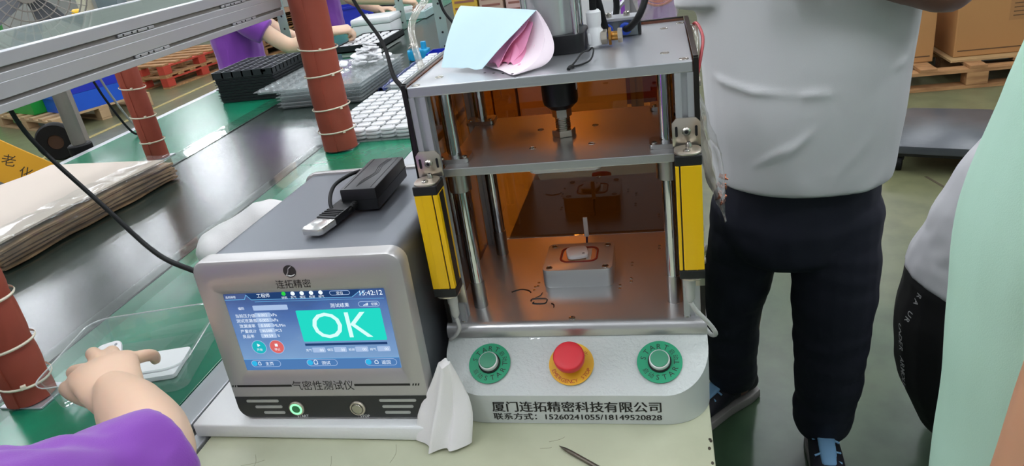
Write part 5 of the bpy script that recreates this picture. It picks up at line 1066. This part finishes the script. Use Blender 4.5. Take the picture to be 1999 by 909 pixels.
limb(mb, [((.53, -.34, .49), .085, .085), ((.45, -.41, .445), .076, .076), ((.415, -.445, .39), .068, .068)], (1, 0, 0)); limb(mb, [((.70, -.23, .49), .075, .075), ((.78, -.19, .38), .07, .07)], (1, 0, 0))
fuse(mb, 'mint_shirt', MINT, C, .006, 6, wrinkle=.006, wscale=5, wdir=(1, 1, .6), ridges=[cr((.37, -.33, .22), (.42, -.38, .27), .016, .006)])
mb = MB(); limb(mb, [((.57, -.24, -.13), .17, .125), ((.57, -.24, -.26), .165, .125)])
for x in (.485, .655): limb(mb, [((x, -.24, -.24), .09, .1), ((x, -.235, -.5), .075, .08), ((x, -.22, -.78), .065, .07)])
fuse(mb, 'trousers', NAVY, C, .008, 4, wrinkle=.004); shoe(C, (.485, -.25), (-.2, 1)); shoe(C, (.655, -.25), (.2, 1))

# --- crouching person behind the mint shirt
D = thing('person', 'crouching person in grey white shirt and black lettered trousers', 'person', (.85, .72, FLOOR))
mb = MB(); limb(mb, [((.80, .72, -.45), .09, .07), ((.90, .72, -.15), .10, .07), ((1.01, .71, .03), .10, .06), ((1.06, .71, .13), .05, .05), ((1.09, .71, .19), .05, .05)], (0, 1, 0))
for sy_ in (.56, .87):
    limb(mb, [((1.04, sy_ + .02, .0), .05, .05), ((1.15, sy_ + .01, -.17), .042, .042), ((1.25, sy_, -.30), .028, .026)], (0, 1, 0)); hand_limbs(mb, (1.255, sy_, -.31), (.75, 0, -.65), (.6, 0, .7), right=sy_ < .7, curls=(25, 30, 35, 40))
torso_body(D, mb, SKIN); head(D, (1.15, .71, .28), (1, -.1, -.45), SKIN, HAIR)
mb = MB(); limb(mb, [((.775, .72, -.375), .15, .125), ((.79, .72, -.33), .15, .122), ((.855, .72, -.17), .16, .12), ((.96, .72, -.02), .17, .105), ((1.03, .71, .07), .13, .08), ((1.06, .71, .11), .06, .06)], (0, 1, 0), n=6, c0=.1)
for sy_ in (.58, .86): limb(mb, [((1.02, sy_ + .02, .01), .07, .07), ((1.10, sy_ + .01, -.09), .068, .066)], (0, 1, 0))
fuse(mb, 'grey_shirt', GREYW, D, .006, 5, wrinkle=.0045, wscale=10, wdir=(.5, 1, 1.5))
mb = MB(); limb(mb, [((.770, .72, -.37), .15, .115), ((.785, .72, -.48), .165, .142), ((.805, .72, -.60), .16, .145), ((.835, .72, -.70), .14, .13), ((.87, .72, -.76), .12, .10)], (0, 1, 0), n=6)
for sy_ in (.60, .84): limb(mb, [((.84, sy_, -.56), .095, .10), ((1.0, sy_ - .02, -.47), .088, .09), ((1.12, sy_ - .03, -.43), .08, .08)], (0, 1, 0)); limb(mb, [((1.11, sy_ - .03, -.44), .078, .078), ((1.02, sy_ - .02, -.60), .068, .068), ((.92, sy_, -.77), .06, .06)], (0, 1, 0)); limb(mb, [((.92, sy_, -.77), .07, .06), ((.84, sy_, -.78), .07, .065)], (0, 1, 0))
tr = fuse(mb, 'black_trousers', BLACKT, D, .006, 4, wrinkle=.004, wscale=9); shoe(D, (.88, .60), (1, -.1)); shoe(D, (.88, .84), (1, .05))
bv = BVHTree.FromPolygons([tr.matrix_basis @ v.co for v in tr.data.vertices], [list(q.vertices) for q in tr.data.polygons]); vd = V(.32, .72, -.48).normalized()
GPR = mat('grey_print', '#c4c4c4', .6)
def along(s_, a, b, h):
    for i, ch in enumerate(s_):
        if ch == ' ': continue
        P_ = V(*a).lerp(V(*b), i / (len(s_) - 1)); hit = bv.ray_cast(P_ - vd * .8, vd)
        if hit[0] is None: continue
        dn = (V(*b) - V(*a)).normalized(); n_ = hit[1]; xx = (dn - n_ * dn.dot(n_)).normalized(); yy = n_.cross(xx); m = MB(); put_text(m, ch, frame(hit[0] + n_ * .0012, xx, yy), 0, 0, h=h, bold=.01); m.build('printed_letter', GPR, tr)
along('RA UR', (.676, .68, -.385), (.655, .68, -.445), .015); along('UNDER ARMOUR', (.648, .70, -.475), (.672, .70, -.645), .016)

# --- worker in purple reaching into the clear tray at the lower left
B = thing('person', 'worker in purple shirt reaching a hand into the clear tray', 'person', (-.80, -.72, FLOOR))
mb = MB(); SH_ = (-.60, -.60, .10); EL = (-.435, -.355, .0); WR = (-.640, -.130, -.020)
limb(mb, [((-.80, -.72, -.35), .14, .10), ((-.80, -.72, .0), .14, .105), ((-.79, -.71, .09), .12, .08), ((-.79, -.70, .22), .05, .05), ((-.79, -.69, .30), .052, .052)])
limb(mb, [((-.66, -.70, .13), .055, .055), ((-.53, -.60, .14), .055, .055), ((-.45, -.48, .095), .05, .05), ((-.400, -.380, .052), .040, .042), ((-.413, -.332, .044), .043, .043), ((-.453, -.287, .040), .046, .044), ((-.514, -.238, .031), .044, .040), ((-.576, -.192, .022), .034, .028)], (0, 0, 1), n=6)
hx = V(.66, .75, 0)
limb(mb, [((-.570, -.197, .022), .034, .026), ((-.605, -.168, .021), .041, .021), ((-.637, -.140, .019), .046, .0185), ((-.664, -.116, .014), .046, .014)], hx, n=6)
for pts in (((-.622, -.176, .008, .021), (-.660, -.166, .006, .017), (-.698, -.148, -.001, .0135), (-.718, -.132, -.012, .0105)), ((-.688, -.124, .012, .0118), (-.720, -.112, .001, .0108), (-.740, -.090, -.022, .0095), (-.742, -.074, -.040, .008)), ((-.676, -.106, .014, .012), (-.720, -.070, .004, .011), (-.743, -.048, -.018, .0098), (-.748, -.038, -.040, .008)),
            ((-.652, -.100, .014, .0118), (-.690, -.066, .004, .0108), (-.712, -.046, -.018, .0095), (-.716, -.036, -.042, .008)), ((-.632, -.106, .012, .0108), (-.622, -.086, .009, .0104), (-.620, -.068, -.002, .0095), (-.632, -.054, -.020, .008))):
    limb(mb, [(q[:3], q[3], q[3] * .95) for q in pts], hx, seg=12, n=4)
limb(mb, [((-.93, -.70, .12), .055, .055), ((-1.02, -.60, -.02), .046, .046), ((-.95, -.42, -.08), .032, .03)], (1, 0, 0)); hand_limbs(mb, (-.945, -.41, -.085), (.3, .95, 0), (0, 0, 1), right=False, curls=(30, 30, 30, 30))
for x in (-.88, -.72): limb(mb, [((x, -.70, -.38), .08, .08), ((x, -.48, -.38), .065, .065), ((x, -.46, -.6), .05, .05), ((x, -.48, -.80), .038, .04)])
fuse(mb, 'body', SKIN, B, .0035, 4); head(B, (-.79, -.67, .42), (.3, 1, -.4), SKIN, HAIR)
mb = MB(); limb(mb, [((-.80, -.72, -.36), .165, .125), ((-.80, -.72, -.1), .162, .125), ((-.795, -.715, .05), .17, .125), ((-.79, -.71, .14), .15, .10), ((-.79, -.70, .2), .075, .07)], n=6, c0=.1)
limb(mb, [((-.68, -.71, .13), .085, .08), ((-.54, -.61, .14), .088, .085), ((-.462, -.50, .098), .078, .078), ((-.425, -.415, .066), .070, .072), ((-.402, -.385, .055), .060, .062)], (0, 0, 1)); limb(mb, [((-.440, -.425, .072), .066, .068), ((-.415, -.372, .055), .066, .066), ((-.404, -.334, .046), .060, .060)], (0, 0, 1), c1=.1); limb(mb, [((-.88, -.70, .12), .08, .08), ((-.98, -.64, .02), .075, .075)], (1, 0, 0))
fuse(mb, 'purple_shirt', PURPLE, B, .005, 4, wrinkle=.010, wscale=11, ridges=[cr((-.52, -.52, .165), (-.425, -.41, .138), .011, -.011), cr((-.47, -.40, .125), (-.40, -.385, .118), .010, .007), cr((-.56, -.55, .19), (-.46, -.43, .15), .012, .008)])
mb = MB(); limb(mb, [((-.80, -.72, -.33), .15, .12), ((-.80, -.70, -.44), .16, .13)])
for x in (-.885, -.715): limb(mb, [((x, -.68, -.42), .09, .085), ((x, -.47, -.40), .08, .078), ((x, -.455, -.58), .068, .068), ((x, -.475, -.78), .06, .062)])
fuse(mb, 'trousers', NAVY, B, .008, 4, wrinkle=.004); shoe(B, (-.885, -.52), (0, 1)); shoe(B, (-.715, -.52), (0, 1))
t = thing('work_stool', 'round work stool under the worker in the foreground', 'stool', (-.80, -.74, FLOOR)); MB().lathe((-.80, -.76, FLOOR + .245), (0, 0, 1), [(.16, 0), (.165, .01), (.165, .03), (.15, .035)], 28).build('seat', BLACKP, t, 40)
for k in range(4): a = k * 1.571 + .78; MB().cyl((-.80 + .1 * math.cos(a), -.76 + .1 * math.sin(a), FLOOR + .245), (-.80 + .17 * math.cos(a), -.76 + .17 * math.sin(a), FLOOR), .011, seg=10).build('leg', STEEL, t)

# --- workers in purple along the far side
def worker(bx, by, arm, hd, lb, fist=(70, 72, 75, 75), look=(1, 0, -.4), sx=1):
    w = thing('person', lb, 'person', (bx, by, FLOOR)); mb = MB()
    limb(mb, [((bx, by, -.40), .09, .12), ((bx, by, .05), .085, .12), ((bx + .02, by, .26), .075, .11), ((bx + .03, by, .37), .05, .05), ((bx + .04, by, .47), .05, .05)]); sh, el, wr = map(Vector, arm)
    limb(mb, [(sh + V(0, .02, 0), .046, .046), (sh.lerp(el, .5), .046, .046), (el, .043, .045), (el.lerp(wr, .45), .044, .042), (wr, .030, .026)], (0, 0, 1), n=5); hand_limbs(mb, wr, hd, (.1, -.25, 1), right=True, curls=fist, thumb=(25, 10), s=1.2)
    limb(mb, [((bx, by + .15, .26), .044, .044), ((bx + .12 * sx, by + .22, .06), .045, .045), ((bx + .36 * sx, by + .18, -.05), .03, .028)], (0, 0, 1)); hand_limbs(mb, (bx + .37 * sx, by + .18, -.05), (sx, -.2, 0), (0, 0, 1), right=sx < 0, curls=(35, 35, 35, 40))
    for s_ in (-.09, .09): limb(mb, [((bx, by + s_, -.4), .08, .08), ((bx - .02, by + s_, -.80), .04, .042)])
    fuse(mb, 'body', SKIN, w, .006, 4); head(w, (bx + .06, by, .58), look, SKIN, HAIR)
    mb = MB(); limb(mb, [((bx, by, -.26), .125, .165), ((bx, by, .05), .125, .17), ((bx + .02, by, .28), .12, .18), ((bx + .03, by, .36), .08, .10), ((bx + .035, by, .40), .068, .07)], n=6); limb(mb, [(sh + V(0, .05, .0), .082, .08), (sh.lerp(el, .3), .08, .078), (sh.lerp(el, .56), .072, .072)], (0, 0, 1), c1=.1); limb(mb, [((bx, by + .15, .27), .075, .075), ((bx + .07 * sx, by + .2, .14), .07, .07)], (0, 0, 1))
    fuse(mb, 'purple_shirt', PURPLE, w, .007, 4, wrinkle=.006, wscale=9); mb = MB(); limb(mb, [((bx, by, -.25), .115, .15), ((bx, by, -.42), .115, .155)])
    for s_ in (-.09, .09): limb(mb, [((bx, by + s_, -.4), .09, .085), ((bx - .02, by + s_, -.78), .062, .062)])
    fuse(mb, 'trousers', NAVY, w, .01, 4); shoe(w, (bx - .06, by - .09), (1, 0)); shoe(w, (bx - .06, by + .09), (1, 0)); return w
worker(-2.25, 3.02, ((-2.14, 2.88, .20), (-1.88, 2.93, -.012), (-1.665, 3.0, .030)), (.82, .48, -.02), 'purple shirted worker across the conveyor with bare forearm and fist')
worker(-2.3, 4.35, ((-2.17, 4.18, .24), (-1.95, 4.10, .10), (-1.66, 4.22, .03)), (.85, .4, -.2), 'purple shirted worker further along reaching past the white cartons')
worker(.07, 1.98, ((.07, 1.82, .22), (-.11, 1.78, .02), (-.25, 1.90, -.04)), (-1, .2, -.1), 'purple shirted worker standing behind the press and cable bag', look=(-1, 0, -.4), sx=-1)
